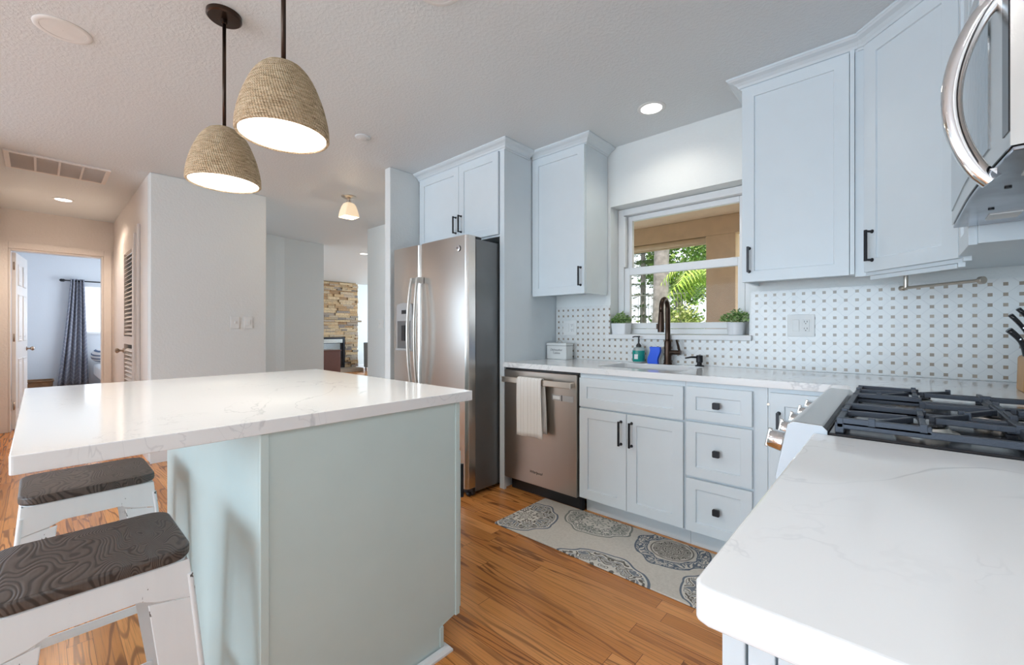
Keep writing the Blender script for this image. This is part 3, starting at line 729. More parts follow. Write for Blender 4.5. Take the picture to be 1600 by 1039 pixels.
part(mw, 'control_panel', b, 'black_enamel', ang=30)
b = nb(); pts = []
for i in range(21):
    t = i/20; pts.append((.139-.056*math.sin(PI*t)**.75, 1.252, 1.452+.315*t+.035*(t-.5)))
tube(b, pts, .0122, 14, flat=(1.0, 1.35))
for z in (1.448, 1.785): box(b, .121, .1445, 1.243, 1.261, z-.009, z+.009)
part(md, 'handle', b, 'chrome', ang=40, label='curved chrome handle')
b = nb(); prism(b, [(.138+bow(y), y) for y in ys]+[(.49, 1.922), (.49, 1.163)], 1.462, 1.4695); up = part(mw, 'underside_panel', b, 'steel_underside', bevel=.002)
for y0 in (1.24, 1.60):
    b = nb(); box(b, .27, .44, y0, y0+.25, 1.458, 1.4618); part(up, 'grease_filter', b, 'aluminium')
for y0 in (1.30, 1.78): part(up, 'work_light', bx(.19, .25, y0-.03, y0+.05, 1.4585, 1.4618), 'white_plastic')
for y in (1.45, 1.68): part(up, 'screw', cyl(nb(), (.185, y, 1.4618), (.185, y, 1.459), .006, seg=10), 'black_metal')
part(mw, 'rear_vent', bx(.24, .44, 1.9225, 1.928, 1.475, 1.50), 'black_plastic')

# ------------------------------------------------------------------ range
rg = thing('gas_range', 'stainless slide-in gas range with black cast iron grates', 'stove', (.2, 1.54, 0))
RY0, RY1 = 1.158, 1.922
part(rg, 'body', bx(-.085, .49, RY0+.002, RY1-.002, .02, .905), 'stainless')
b = nb(); box(b, -.112, .492, RY0, RY1, .9055, .918); part(rg, 'cooktop', b, 'black_enamel', bevel=.003)
b = nb(); prism(b, [(-.1125, .905), (-.1125, .922), (-.122, .932), (-.176, .934), (-.188, .926), (-.212, .800), (-.208, .790), (-.088, .790), (-.088, .905)][::-1], RY0, RY1, 'y')
cp = part(rg, 'control_panel', b, 'stainless', bevel=.003)
b = nb(); prism(b, [(-.1125, .8905), (-.1125, .921), (-.122, .931), (-.176, .933), (-.187, .925), (-.211, .800), (-.207, .791), (-.118, .791)][::-1], RY0-.0032, RY0-.0002, 'y'); part(rg, 'end_cap', b, 'pale_enamel', bevel=.001)
od = part(rg, 'oven_door', bx(-.118, -.0855, RY0+.006, RY1-.006, .24, .782), 'stainless', bevel=.004)
part(od, 'oven_window', bx(-.1205, -.1185, RY0+.12, RY1-.12, .36, .66), 'black_enamel')
b = nb(); cyl(b, (-.172, RY0+.06, .735), (-.172, RY1-.06, .735), .013, seg=16)
for y in (RY0+.09, RY1-.09): cyl(b, (-.172, y, .735), (-.1185, y, .735), .010, seg=12)
part(od, 'handle', b, 'stainless', ang=40)
part(rg, 'storage_drawer', bx(-.115, -.0855, RY0+.006, RY1-.006, .07, .232), 'stainless', bevel=.004)
for y in (RY0+.05, RY1-.05):
    for x in (-.03, .44): part(rg, 'foot', cyl(nb(), (x, y, 0), (x, y, .0205), .018, seg=12), 'black_plastic')
kn = Vector((-.1885-.212, 0, .926+.80))/2
nrm = Vector((-.126, 0, .024)).normalized()
for i in range(5):
    y = RY0+.085+i*.1485
    q = Vector((-.200, y, .863)); Mk = Matrix.Translation(q) @ nrm.to_track_quat('Z', 'Y').to_matrix().to_4x4()
    b = nb(); lathe(b, [(.029, -.001), (.029, .006), (.0255, .010), (.0235, .036), (.021, .041), (.002, .042)], seg=28, M=Mk)
    kk = part(rg, 'knob', b, 'chrome', ang=35, label='chrome burner knob')
    part(kk, 'knob_grip', box(nb(), -.0045, .0045, -.024, .024, .0385, .047, M=Mk), 'stainless', bevel=.002)
for y, x, r in ((1.30, .04, .048), (1.30, .33, .038), (1.54, .19, .055), (1.78, .04, .042), (1.78, .33, .042)):
    b = nb(); lathe(b, [(r+.012, .9181), (r+.012, .923), (r, .926), (r-.004, .934), (.002, .9345)], (x, y, 0), 28)
    br = part(rg, 'burner', b, 'aluminium', ang=35)
    b = nb(); lathe(b, [(r-.010, .9346), (r-.006, .938), (r-.008, .942), (.002, .943)], (x, y, 0), 28); part(br, 'burner_cap', b, 'black_enamel', ang=35)
def bar(bm, p, q, w_=.011, h=.013):
    p, q = Vector(p), Vector(q); d = (q-p); L = d.length; M = Matrix.Translation(p) @ d.to_track_quat('X', 'Z').to_matrix().to_4x4()
    box(bm, 0, L, -w_/2, w_/2, -h, 0, M=M)
for gi in range(3):
    y0 = RY0+.012+gi*.2475; y1 = y0+.242; xa, xb = -.098, .468; zt = .952; b = nb(); ym = (y0+y1)/2
    for y in (y0+.006, y1-.006):
        bar(b, (xa, y, zt), (xa+.15, y, zt-.001), .011, .016); bar(b, (xa, y, zt-.010), (xb, y, zt-.010), .011, .014); bar(b, (xb-.15, y, zt), (xb, y, zt), .011, .016)
        for x in (xa+.005, (xa+xb)/2, xb-.005): box(b, x-.008, x+.008, y-.006, y+.006, .9185, zt-.012)
    for x in (xa+.006, xb-.006): bar(b, (x, y0, zt-.002), (x, y1, zt-.002), .012, .020)
    bar(b, ((xa+xb)/2, y0, zt-.004), ((xa+xb)/2, y1, zt-.004), .012, .016)
    cs = [(.04, ym), (.33, ym)] if gi != 1 else [(.19, ym)]
    for cx, cy in cs:
        for a in ((0, 1), (0, -1), (1, 0), (-1, 0), (.75, .75), (-.75, -.75)):
            rx = cx+a[0]*.022; ry = cy+a[1]*.022
            ex = min(max(cx+a[0]*(.14 if abs(a[1]) < .1 else .105), xa+.006), xb-.006); ey = min(max(cy+a[1]*.16, y0+.006), y1-.006)
            bar(b, (rx, ry, zt+.001), (ex, ey, zt-.001), .010, .012)
            box(b, ex-.006, ex+.006, ey-.006, ey+.006, zt-.014, zt+.004)
    part(rg, 'grate', b, 'cast_iron', bevel=.0015, label='black cast iron burner grate')
# ------------------------------------------------------------------ sink, tap and counter things
sk = thing('kitchen_sink', 'white undermount kitchen sink set into the countertop under the window', 'sink', (-1.15, 2.57, .7))
b = nb(); x0, x1, y0, y1 = -1.412, -.893, 2.38, 2.767
def ringz(e, z, r=.03): return [Vector((x, y, z)) for x, y in rrect(x0-e, x1+e, y0-e, y1+e, r, 5)]
ring_loft(b, [ringz(.012, .878), ringz(.012, .70), ringz(.002, .69), ringz(0, .705), ringz(0, .878)], closed_path=True)
ring_loft(b, [ringz(-.0005, .694), ringz(-.0005, .7055)])
part(sk, 'basin', b, 'white_ceramic', ang=40)
b = nb(); lathe(b, [(.045, .7056), (.045, .709), (.03, .708), (.002, .7075)], (-1.15, 2.6, 0), 24); part(sk, 'drain', b, 'stainless', ang=30)
fa = thing('kitchen_faucet', 'tall dark bronze pull-down faucet behind the sink', 'faucet', (-1.132, 2.805, ZT))
fx, fy = -1.132, 2.805
b = nb(); lathe(b, [(.028, ZT+.0005), (.028, ZT+.008), (.0235, ZT+.016), (.0225, ZT+.10), (.0235, ZT+.145), (.020, ZT+.16), (.0155, ZT+.162)], (fx, fy, 0), 28); part(fa, 'base', b, 'bronze_metal', ang=40)
b = nb(); pts = [(fx, fy, ZT+.15+.02*i) for i in range(12)]
for i in range(1, 15): a = PI*i/14; pts.append((fx, fy-.052+.052*math.cos(a), ZT+.37+.062*math.sin(a)))
pts.append((fx, fy-.104, ZT+.34))
tube(b, pts, [.0165]*12+[.0155]*15, 16); part(fa, 'spout', b, 'bronze_metal', smooth=True)
b = nb(); tube(b, [(fx, fy-.104, ZT+.345), (fx, fy-.106, ZT+.30), (fx, fy-.109, ZT+.24), (fx, fy-.111, ZT+.215)], [.0165, .019, .0215, .020], 18); hd = part(fa, 'spray_head', b, 'bronze_metal', ang=40)
part(hd, 'spray_button', bx(fx-.030, fx-.018, fy-.116, fy-.103, ZT+.235, ZT+.27), 'bronze_metal', bevel=.003)
b = nb(); cyl(b, (fx+.018, fy, ZT+.082), (fx+.085, fy, ZT+.082), .0145, .0155, 18); lv = part(fa, 'handle', b, 'bronze_metal', ang=40)
b = nb(); tube(b, [(fx+.079, fy, ZT+.085), (fx+.070, fy, ZT+.125), (fx+.058, fy, ZT+.165)], [.0085, .009, .0075], 12, flat=(1.5, .8)); part(lv, 'lever', b, 'bronze_metal', ang=40)
sd = thing('soap_dispenser', 'black deck-mounted soap pump right of the faucet', 'soap dispenser', (-.925, 2.795, ZT))
b = nb(); lathe(b, [(.027, ZT+.0005), (.027, ZT+.006), (.015, ZT+.010), (.014, ZT+.022), (.0195, ZT+.026), (.0195, ZT+.066), (.017, ZT+.070), (.002, ZT+.0705)], (-.925, 2.795, 0), 24); part(sd, 'body', b, 'black_metal', ang=35)
b = nb(); tube(b, [(-.93, 2.79, ZT+.058), (-.965, 2.76, ZT+.058), (-.992, 2.735, ZT+.052)], [.007, .006, .0045], 10); part(sd, 'spout', b, 'black_metal', smooth=True)
so = thing('soap_bottle', 'clear pump bottle of teal hand soap beside the sink', 'bottle', (-1.335, 2.80, ZT))
b = nb(); lathe(b, [(.033, ZT+.0005), (.040, ZT+.006), (.041, ZT+.05), (.040, ZT+.088), (.034, ZT+.106), (.017, ZT+.112)], (-1.335, 2.80, 0), 28); part(so, 'bottle', b, 'clear_bottle', ang=40)
b = nb(); lathe(b, [(.0414, ZT+.012), (.0424, ZT+.014), (.0424, ZT+.086), (.0414, ZT+.088)], (-1.335, 2.80, 0), 28); part(so, 'label_band', b, 'teal_soap', ang=40, label='teal wrap-around label')
b = nb(); box(b, -1.347, -1.321, 2.7565, 2.758, ZT+.03, ZT+.062); part(so, 'label_print', b, 'white_plastic')
b = nb(); lathe(b, [(.018, ZT+.1125), (.018, ZT+.122), (.012, ZT+.132), (.006, ZT+.138), (.005, ZT+.178), (.009, ZT+.180), (.009, ZT+.188), (.001, ZT+.189)], (-1.335, 2.80, 0), 18); tube(b, [(-1.335, 2.80, ZT+.184), (-1.36, 2.79, ZT+.184), (-1.374, 2.785, ZT+.179)], .004, 8); part(so, 'pump', b, 'black_plastic', ang=40, label='black pump')
bl = nb(); wav = [(-.036+.010*math.sin(-2.6+5.2*i/14), .115*i/14) for i in range(15)]
prism(bl, [(a, z) for a, z in wav]+[(a+.072, z) for a, z in wav[::-1]], -.014, .014, 'y', M=Matrix.Translation((-1.222, 2.80, ZT+.0005)))
sp = thing('sponge_holder', 'bright blue wavy scrubber standing between bottle and faucet', 'sponge', (-1.222, 2.80, ZT)); part(sp, 'scrubber', bl, 'blue_plastic', bevel=.003)
bl = nb(); prism(bl, [(a-.003, z) for a, z in wav]+[(a+.076, z) for a, z in wav[::-1]], .0145, .021, 'y', M=Matrix.Translation((-1.224, 2.80, ZT+.0005))); part(sp, 'backing', bl, 'white_plastic', bevel=.001, label='white backing')
tb = thing('tablet_tin', 'white lidded tin lettered for dishwasher tablets', 'tin', (-1.985, 2.76, ZT))
part(tb, 'body', bx(-2.078, -1.892, 2.722, 2.815, ZT+.0005, ZT+.108), 'white_plastic', bevel=.004)
ld = part(tb, 'lid', bx(-2.081, -1.889, 2.719, 2.818, ZT+.1085, ZT+.128), 'white_plastic', bevel=.003)
b = nb(); tube(b, [(-2.015+.06*i/8, 2.768, ZT+.126+.022*math.sin(PI*i/8)) for i in range(9)], .003, 8); part(ld, 'lid_handle', b, 'brushed_nickel', smooth=True)
part(tb, 'rim_line', bx(-2.0795, -1.8905, 2.7205, 2.8165, ZT+.106, ZT+.1095), 'ink_grey')
text(tb, 'lettering', 'Dishwasher\nTablets', .024, 'ink_grey', Matrix.Translation((-1.985, 2.7213, ZT+.062)) @ Matrix.Rotation(PI/2, 4, 'X'), shear=.2, label='grey lettering')
# planters
def planter(loc, r0, r1, h, label, n, spread, seed, square=False):
    t = thing('potted_plant', label, 'plant', loc, group='white pots on the window ledge'); x, y, z = loc; b = nb()
    if square:
        rings = [[Vector((x+a, y+c, z+zz)) for a, c in rrect(-r, r, -r*.9, r*.9, .012, 4)] for r, zz in ((r0, .0005), (r1, h), (r1-.005, h), (r1-.008, h-.012))]
        ring_loft(b, rings)
    else: lathe(b, [(r0-.004, .0005), (r0, .004), (r1, h), (r1-.005, h), (r1-.008, h-.012), (.002, h-.012)], loc, 32)
    part(t, 'pot', b, 'white_ceramic', ang=40)
    b = nb(); rnd = random.Random(seed)
    for i in range(n):
        a = rnd.uniform(0, 2*PI); rr = spread*rnd.random()**.6; hh = rnd.uniform(-.004, .078)*(1.1-rr/spread*.75)
        p = Vector((x+rr*math.cos(a), y+rr*math.sin(a)*.75, z+h+.004+hh)); L = rnd.uniform(.014, .024); wd = L*.38
        dirv = Vector((math.cos(a+rnd.uniform(-.8, .8)), math.sin(a+rnd.uniform(-.8, .8)), rnd.uniform(-.1, 1.0))).normalized()
        sd_ = dirv.cross(Vector((rnd.uniform(-.4, .4), rnd.uniform(-.4, .4), 1))).normalized(); up = sd_.cross(dirv)
        v = [p, p+dirv*L*.5+sd_*wd, p+dirv*L, p+dirv*L*.5-sd_*wd, p+dirv*L*.5+up*.003]
        vs = [b.verts.new(q) for q in v]
        for f in ((0, 1, 4), (1, 2, 4), (2, 3, 4), (3, 0, 4)): b.faces.new([vs[k] for k in f])
    part(t, 'foliage', b, 'leaf_green')
    b = nb()
    for i in range(14):
        a = rnd.uniform(0, 2*PI); rr = spread*.8*rnd.random(); tube(b, [(x+rr*.4*math.cos(a), y+rr*.4*math.sin(a), z+h-.013), (x+rr*math.cos(a), y+rr*math.sin(a)*.75, z+h+.035)], .0012, 5)
    part(t, 'stems', b, 'leaf_green')
LZ = wz0-.001
planter((-1.522, 2.905, LZ), .054, .060, .082, 'small potted plant at the left end of the window ledge', 420, .068, 1, True)
planter((-.742, 2.905, LZ), .046, .053, .080, 'leafy potted plant at the right end of the window ledge', 520, .085, 2)
# outlets and switches
def plate(name, label, cat, M, w_, h, kinds, group=None):
    t = thing(name, label, cat, M.translation, group=group)
    part(t, 'cover_plate', prism(nb(), rrect(-w_/2, w_/2, -h/2, h/2, .004, 3), -.006, 0, 'y', M=M), 'white_plastic', bevel=.0015)
    for i, k in enumerate(kinds):
        x = (i-(len(kinds)-1)/2)*.046
        if k == 'rocker': part(t, 'rocker', bx(x-.016, x+.016, -.0095, -.0062, -.033, .033, M=M), 'white_plastic', bevel=.0015)
        if k == 'toggle':
            part(t, 'toggle', bx(x-.005, x+.005, -.016, -.0062, -.010, .012, M=M), 'white_plastic', bevel=.002)
        if k in ('duplex', 'gfci'):
            f = part(t, 'receptacle', bx(x-.0165, x+.0165, -.0085, -.0062, -.033, .033, M=M), 'white_plastic', bevel=.001)
            b = nb()
            for z in (-.019, .019):
                for dx in (-.0065, .0065): box(b, x+dx-.0012, x+dx+.0012, -.0092, -.0086, z-.001, z+.008, M=M)
                cyl(b, (x, -.0086, z-.008), (x, -.0092, z-.008), .0026, seg=10, M=M)
            part(f, 'slots', b, 'ink_black')
    return t
plate('outlet_plate', 'white double plate with switch and outlet on the tiles right of the window', 'outlet', face(-.398, YW-.0105, 1.168), .128, .124, ['rocker', 'duplex'])
plate('outlet_plate', 'white outlet plate on the tiles above the tin', 'outlet', face(-1.948, YW-.0105, 1.163), .128, .122, ['rocker', 'duplex'])
plate('switch_plate', 'left of the two white switch plates on the left wall', 'switch', face(-4.7495, 1.272, 1.216, PI/2), .074, .116, ['toggle'])
plate('switch_plate', 'right of the two white switch plates on the left wall', 'switch', face(-4.7495, 1.386, 1.216, PI/2), .074, .116, ['rocker'])
plate('switch_plate', 'white switch plate on the wall beyond the refrigerator', 'switch', face(-4.955, 2.9695, 1.225), .12, .118, ['toggle', 'rocker'])
# paper towel rod
pr = thing('paper_towel_holder', 'brushed nickel paper towel rod under the corner cabinet', 'paper towel holder', (.1, 2.5, 1.33))
u45 = Vector((.7071, -.7071, 0)); p0 = Vector((.022, 2.590, 1.330))
b = nb(); cyl(b, p0+u45*.012+Vector((0, 0, .0)), p0+u45*.012+Vector((0, 0, BZ+.0155-1.33)), .008, seg=16); cyl(b, p0+u45*.012+Vector((0, 0, BZ+.0085-1.33)), p0+u45*.012+Vector((0, 0, BZ+.019-1.33)), .028, .030, 20); part(pr, 'post', b, 'brushed_nickel', ang=40)
b = nb(); cyl(b, p0, p0+u45*.300, .0065, seg=14); part(pr, 'rod', b, 'brushed_nickel', ang=40)
for q0, q1, r in ((-.012, .004, .0115), (.298, .312, .0145)):
    b = nb(); cyl(b, p0+u45*q0, p0+u45*q1, r, seg=20); part(pr, 'end_cap', b, 'brushed_nickel', ang=40, bevel=.001)
# knife block and knives
kb = thing('knife_block', 'honey wood knife block on the counter by the tiled wall', 'knife block', (.40, 2.47, ZT))
b = nb(); prism(b, [(.342, ZT+.0005), (.480, ZT+.0005), (.480, ZT+.16), (.440, ZT+.215), (.345, ZT+.125)], 2.395, 2.52, 'y'); part(kb, 'block', b, 'knife_wood', bevel=.004)
ax = Vector((-.060, -.03, .150)).normalized()
kl = ['black-handled knife nearest the front of the knife block, lowest of them', 'black-handled knife leaning out second from the left of the block', 'black-handled knife in the middle of the wooden block', 'black-handled knife at the back of the wooden block']
for i, (q, L, r) in enumerate(((Vector((.352, 2.410, ZT+.136)), .105, .0135), (Vector((.372, 2.43, ZT+.155)), .145, .010), (Vector((.395, 2.46, ZT+.178)), .145, .010), (Vector((.418, 2.49, ZT+.199)), .14, .010))):
    kn_ = thing('kitchen_knife', kl[i], 'knife', q, group='knives in the block')
    sdv = ax.cross(Vector((0, 1, 0))).normalized(); b = nb()
    pts = [q+ax*(L*t)+sdv*(-.008*math.sin(PI*t*.9)+(.010*t*t)) for t in [k/10 for k in range(11)]]
    tube(b, pts, [r*(.85+.25*abs(t/10-.5)*1.6) for t in range(11)], 12, flat=(1.25, .75)); hn = part(kn_, 'handle', b, 'black_enamel', smooth=True)
    b = nb()
    for t in (3, 6): cyl(b, pts[t]-Vector((0, r*.9+.003, 0)), pts[t]+Vector((0, r*.9+.003, 0)), .0028, seg=8)
    part(hn, 'rivets', b, 'chrome')
    b = nb(); tube(b, [q-ax*.012, q+ax*.004], r*.95, 10, flat=(1.2, .6)); part(kn_, 'bolster', b, 'stainless', smooth=True)

# ------------------------------------------------------------------ rug
single('runner_rug', 'cream runner rug with grey and blue medallions on the wood floor', 'rug', prism(nb(), rrect(-1.768, -.42, 1.802, 2.298, .012, 3), .0005, .0075), 'rug_pile', bevel=.003)

# ------------------------------------------------------------------ stools
def stool(loc, label):
    t = thing('bar_stool', label, 'stool', loc, group='metal stools under the island overhang'); H_ = .612
    b = nb(); prism(b, rrect(-.158, .158, -.160, .160, .048, 8), H_+.002, .640); part(t, 'seat', b, 'dark_elm', local=True, bevel=.006, seg=3)
    def hs(z): return .153+(.205-.153)*(1-z/H_)
    def sheet(bm, k, poly, th=.003):
        A = []; B = []
        for s, z in poly:
            h = hs(z); p = Vector((s*h, -h, z)); q = Vector((s*(h-th), -(h-th), z)); R = Matrix.Rotation(k*PI/2, 4, 'Z'); A.append(R @ p); B.append(R @ q)
        ring_loft(bm, [A, B])
    b = nb(); sheet_top = [(-1, H_), (-1, .525), (-.60, .540), (-.42, .553), (.42, .553), (.60, .540), (1, .525), (1, H_)]
    for k in range(4): sheet(b, k, sheet_top)
    prism(b, rrect(-.152, .152, -.152, .152, .03, 6), H_-.006, H_+.0015)
    part(t, 'apron', b, 'worn_white_metal', local=True, bevel=.0015)
    for k in range(4):
        b = nb()
        # two plates meeting at the corner
        sheet(b, k, [(1, .5245), (.50, .540), (.56, .40), (.74, .018), (1, .018)]); sheet(b, k+1, [(-1, .5245), (-.50, .540), (-.56, .40), (-.74, .018), (-1, .018)])
        R = Matrix.Rotation(k*PI/2, 4, 'Z')
        pts = [R @ Vector((hs(z)-.002, -hs(z)+.002, z)) for z in (.58, .3, .018)]; tube(b, pts, .006, 10)
        lg = part(t, 'leg', b, 'worn_white_metal', local=True, bevel=.001)
        b = nb(); h = hs(.01); box(b, h-.05, h+.003, -h-.003, -h+.05, 0, .0178, M=R); part(lg, 'rubber_foot', b, 'rubber', local=True, bevel=.003)
    for k in range(4):
        b = nb(); h = hs(.20)-.004; R = Matrix.Rotation(k*PI/2, 4, 'Z'); box(b, -h*.72, h*.72, -h, -h+.004, .188, .216, M=R); part(t, 'brace', b, 'worn_white_metal', local=True, bevel=.001)
    return t
stool((-1.372, .082, 0), 'near white metal stool with a dark grained wood seat')
stool((-2.085, .118, 0), 'far white metal stool with dark wood seat, farther under the island top')

# ------------------------------------------------------------------ pendants and ceiling fittings
def pendant(x, y, label):
    t = thing('pendant_lamp', label, 'lamp', (x, y, 1.772), group='woven pendants over the island'); z0 = 1.772
    prof = []
    base = [(0, .1360), (.03, .1350), (.06, .1305), (.10, .1210), (.126, .1125), (.16, .0995), (.188, .0860), (.21, .0710), (.224, .0570), (.233, .0420), (.238, .026)]
    def rad(h):
        for (h0, r0), (h1, r1) in zip(base, base[1:]):
            if h <= h1: s = (h-h0)/(h1-h0); return r0+(r1-r0)*s
        return .012
    n = 170
    for i in range(n+1):
        h = .238*i/n; prof.append((rad(h)+.0036*abs(math.sin(PI*h/.0100))-.001, h))
    prof += [(.009, .2385), (.009, .232)]; inner = [(rad(h)-.006, h) for h in [.228*i/20 for i in range(20, -1, -1)]]
    b = nb(); lathe(b, prof+inner, (0, 0, 0), 64, loop=True); part(t, 'lamp_shade', b, 'seagrass', local=True, ang=60, label='coiled seagrass shade')
    b = nb(); lathe(b, [(rad(h)-.0075, h) for h in [.003+.22*i/16 for i in range(17)]], (0, 0, 0), 48, cap=False); part(t, 'shade_lining', b, 'shade_lining', local=True, smooth=True)
    b = nb(); lathe(b, [(.001, .012), (.1265, .012), (.1265, .014), (.001, .014)], (0, 0, 0), 48, loop=True); part(t, 'diffuser', b, 'lamp_white', local=True)
    b = nb(); cyl(b, (0, 0, .2375), (0, 0, CE-.020-z0), .0072, seg=14); part(t, 'rod', b, 'bronze_metal', local=True, smooth=True)
    b = nb(); lathe(b, [(.0655, CE-.0005-z0), (.0655, CE-.016-z0), (.060, CE-.021-z0), (.012, CE-.022-z0), (.011, CE-.040-z0), (.0075, CE-.042-z0)], (0, 0, 0), 36); part(t, 'canopy', b, 'bronze_metal', local=True, ang=35)
    light('pendant_bulb', 'SPOT', (x, y, z0+.006), 16, (1, .92, .80), size=.10, spot_size=math.radians(165), spot_blend=.6)
pendant(-1.487, .536, 'near woven seagrass pendant, the larger in view')
pendant(-2.150, .536, 'far woven seagrass pendant with its dark ceiling canopy in view')
def downlight(x, y, label, on=True, r=.062, power=8, col=(1, .93, .82)):
    t = thing('recessed_light', label, 'ceiling light', (x, y, CE), group='recessed ceiling lights')
    b = nb(); lathe(b, [(r, -.004), (r+.016, -.006), (r+.022, -.002), (r+.022, -.0004), (r, -.0004)], (0, 0, 0), 36, loop=True); part(t, 'trim_ring', b, 'white_plastic', local=True, ang=50)
    b = nb(); lathe(b, [(r-.0005, -.0035), (r-.0005, -.0006), (.001, -.0006), (.001, -.0035)], (0, 0, 0), 36, loop=True); part(t, 'lens', b, 'recessed_white' if on else 'white_plastic', local=True)
    if on: light('downlight', 'SPOT', (x, y, CE-.01), power, col, size=.06, spot_size=math.radians(150), spot_blend=.7)
downlight(-1.114, 2.51, 'lit recessed ceiling light near the window', power=8)
downlight(-6.44, .175, 'lit recessed ceiling light in the hall', power=60, col=(1, .82, .66))
downlight(-7.03, 3.87, 'lit recessed ceiling light in the far living room', power=10)
downlight(.12, -.10, 'added recessed fill light above the near right countertop, out of view', power=30, col=(.96, .97, 1))  # added out of view to lift the near counter top
downlight(-2.0, -1.1, 'added recessed fill light behind the stools, out of view', power=22, col=(1, .97, .93))  # extra unseen fixture, raises the light on upward-facing surfaces
downlight(-.9, -2.2, 'added recessed fill light in the room behind the kitchen', power=22, col=(1, .97, .93))  # one more fixture added behind the camera for fill
downlight(-2.80, .076, 'unlit recessed ceiling light left of the pendants', on=False, r=.075)
downlight(-1.35, 1.06, 'unlit recessed ceiling light at the top edge of the photo', on=False, r=.075)
sm = thing('ceiling_sensor', 'small round white cover on the ceiling beyond the pendants', 'sensor', (-2.786, 1.527, CE))
b = nb(); lathe(b, [(.052, -.0005), (.052, -.006), (.046, -.010), (.001, -.011)], (0, 0, 0), 32); part(sm, 'cover', b, 'ceiling_paint', local=True, ang=40)
# return air grille
vg = thing('air_vent', 'long white air return grille on the hall ceiling', 'vent', (-5.19, .115, CE))
x0, x1, y0, y1 = -5.44, -4.95, -.18, .415
b = nb()
for a in ((x0, x0+.03, y0, y1), (x1-.03, x1, y0, y1), (x0+.03, x1-.03, y0, y0+.03), (x0+.03, x1-.03, y1-.03, y1)): box(b, *a, CE-.014, CE-.0005)
for i in range(1, 4): yy = y0+.03+(y1-y0-.06)*i/4; box(b, x0+.03, x1-.03, yy-.007, yy+.007, CE-.013, CE-.002)
part(vg, 'grille_frame', b, 'hall_paint', bevel=.002)
b = nb(); x = x0+.04
while x < x1-.035: box(b, -.007, .007, y0+.031, y1-.031, -.0008, .0008, M=Matrix.Translation((x, 0, CE-.007)) @ Matrix.Rotation(.7, 4, 'Y')); x += .014
part(vg, 'louvers', b, 'hall_paint')
part(vg, 'backing', bx(x0+.031, x1-.031, y0+.031, y1-.031, CE-.0012, CE-.0004), 'hall_paint')
# flush fixture with a square bell shade
sf = thing('ceiling_lamp', 'small brushed metal ceiling lamp with a square frosted glass shade', 'lamp', (-4.132, 2.111, CE))
b = nb(); lathe(b, [(.072, -.0005), (.072, -.008), (.055, -.018), (.022, -.026), (.016, -.034), (.016, -.052), (.026, -.056), (.026, -.066), (.010, -.068)], (0, 0, 0), 32); part(sf, 'canopy', b, 'brushed_nickel', local=True, ang=35)
b = nb(); rings = []
for z, r, c in ((-.066, .030, .022), (-.075, .045, .025), (-.10, .058, .024), (-.14, .068, .020), (-.18, .074, .014), (-.212, .077, .010), (-.212, .072, .009), (-.10, .053, .02), (-.072, .028, .018)): rings.append([Vector((a, d, z)) for a, d in rrect(-r, r, -r, r, c, 4)])
ring_loft(b, rings); part(sf, 'glass_shade', b, 'frosted_glass', local=True, ang=50, label='glowing frosted glass shade')
light('flush_bulb', 'POINT', (-4.132, 2.111, CE-.245), 3, (1, .78, .52), size=.04)

# ------------------------------------------------------------------ bedroom through the doorway
cr = thing('curtain_rod', 'dark metal curtain rod over the bedroom window', 'curtain rod', (BX+.09, .6, 2.05))
b = nb(); cyl(b, (BX+.09, .33, 2.052), (BX+.09, 1.7, 2.052), .011, seg=12); part(cr, 'rod', b, 'black_metal', smooth=True)
b = nb(); lathe(b, [(.012, 0), (.018, .01), (.026, .02), (.026, .06), (.014, .075), (.001, .08)], seg=14, M=Matrix.Translation((BX+.09, .333, 2.052)) @ Matrix.Rotation(PI/2, 4, 'X')); part(cr, 'finial', b, 'black_metal', ang=40)
b = nb(); box(b, BX+.001, BX+.09, .40, .415, 2.03, 2.045); part(cr, 'bracket', b, 'black_metal')
b = nb(); G = []; nz, ny = 24, 60
for j in range(nz+1):
    t = j/nz; z = 2.085-1.98*t; rowv = []
    a0 = .395-.17*t**1.2; a1 = .575+.055*t
    for i in range(ny+1):
        s = i/ny; rowv.append(b.verts.new((BX+.09+(.030+.012*t)*math.sin(s*2*PI*4.5), a0+(a1-a0)*s+.006*math.sin(s*20), z)))
    G.append(rowv)
for j in range(nz):
    for i in range(ny): b.faces.new((G[j][i], G[j][i+1], G[j+1][i+1], G[j+1][i]))
ctn = single('window_curtain', 'slate blue patterned curtain gathered left of the bedroom window', 'curtain', b, 'curtain_fabric', loc=(BX+.09, .45, 1), smooth=True)
m_ = ctn.modifiers.new('solid', 'SOLIDIFY'); m_.thickness = .004
w2 = thing('window_2', 'white bedroom window with a closed bright shade', 'window', (BX, 1.1, 1.5)); w2['kind'] = 'structure'
b = nb(); y0, y1, z0, z1 = .562, 1.648, 1.102, 1.968
for a in ((y0, y0+.045, z0, z1), (y1-.045, y1, z0, z1), (y0+.045, y1-.045, z0, z0+.05), (y0+.045, y1-.045, z1-.05, z1), (y0+.045, y1-.045, 1.50, 1.54)): box(b, BX-.10, BX-.06, *a)
part(w2, 'window_frame', b, 'trim_paint')
part(w2, 'blind', bx(BX-.05, BX-.045, y0+.03, y1-.03, z0+.02, z1-.01), 'blind_glow_fabric', label='closed white shade with daylight glow built in')
part(w2, 'window_ledge', bx(BX-.1, BX+.03, y0-.02, y1+.02, z0-.03, z0-.0015), 'trim_paint') if False else part(w2, 'window_ledge', bx(BX+.001, BX+.03, y0-.03, y1+.03, z0-.035, z0-.0015), 'trim_paint')
bk = thing('wicker_basket', 'low woven basket on the bedroom floor by the door', 'basket', (-10.95, .0, 0))
b = nb()
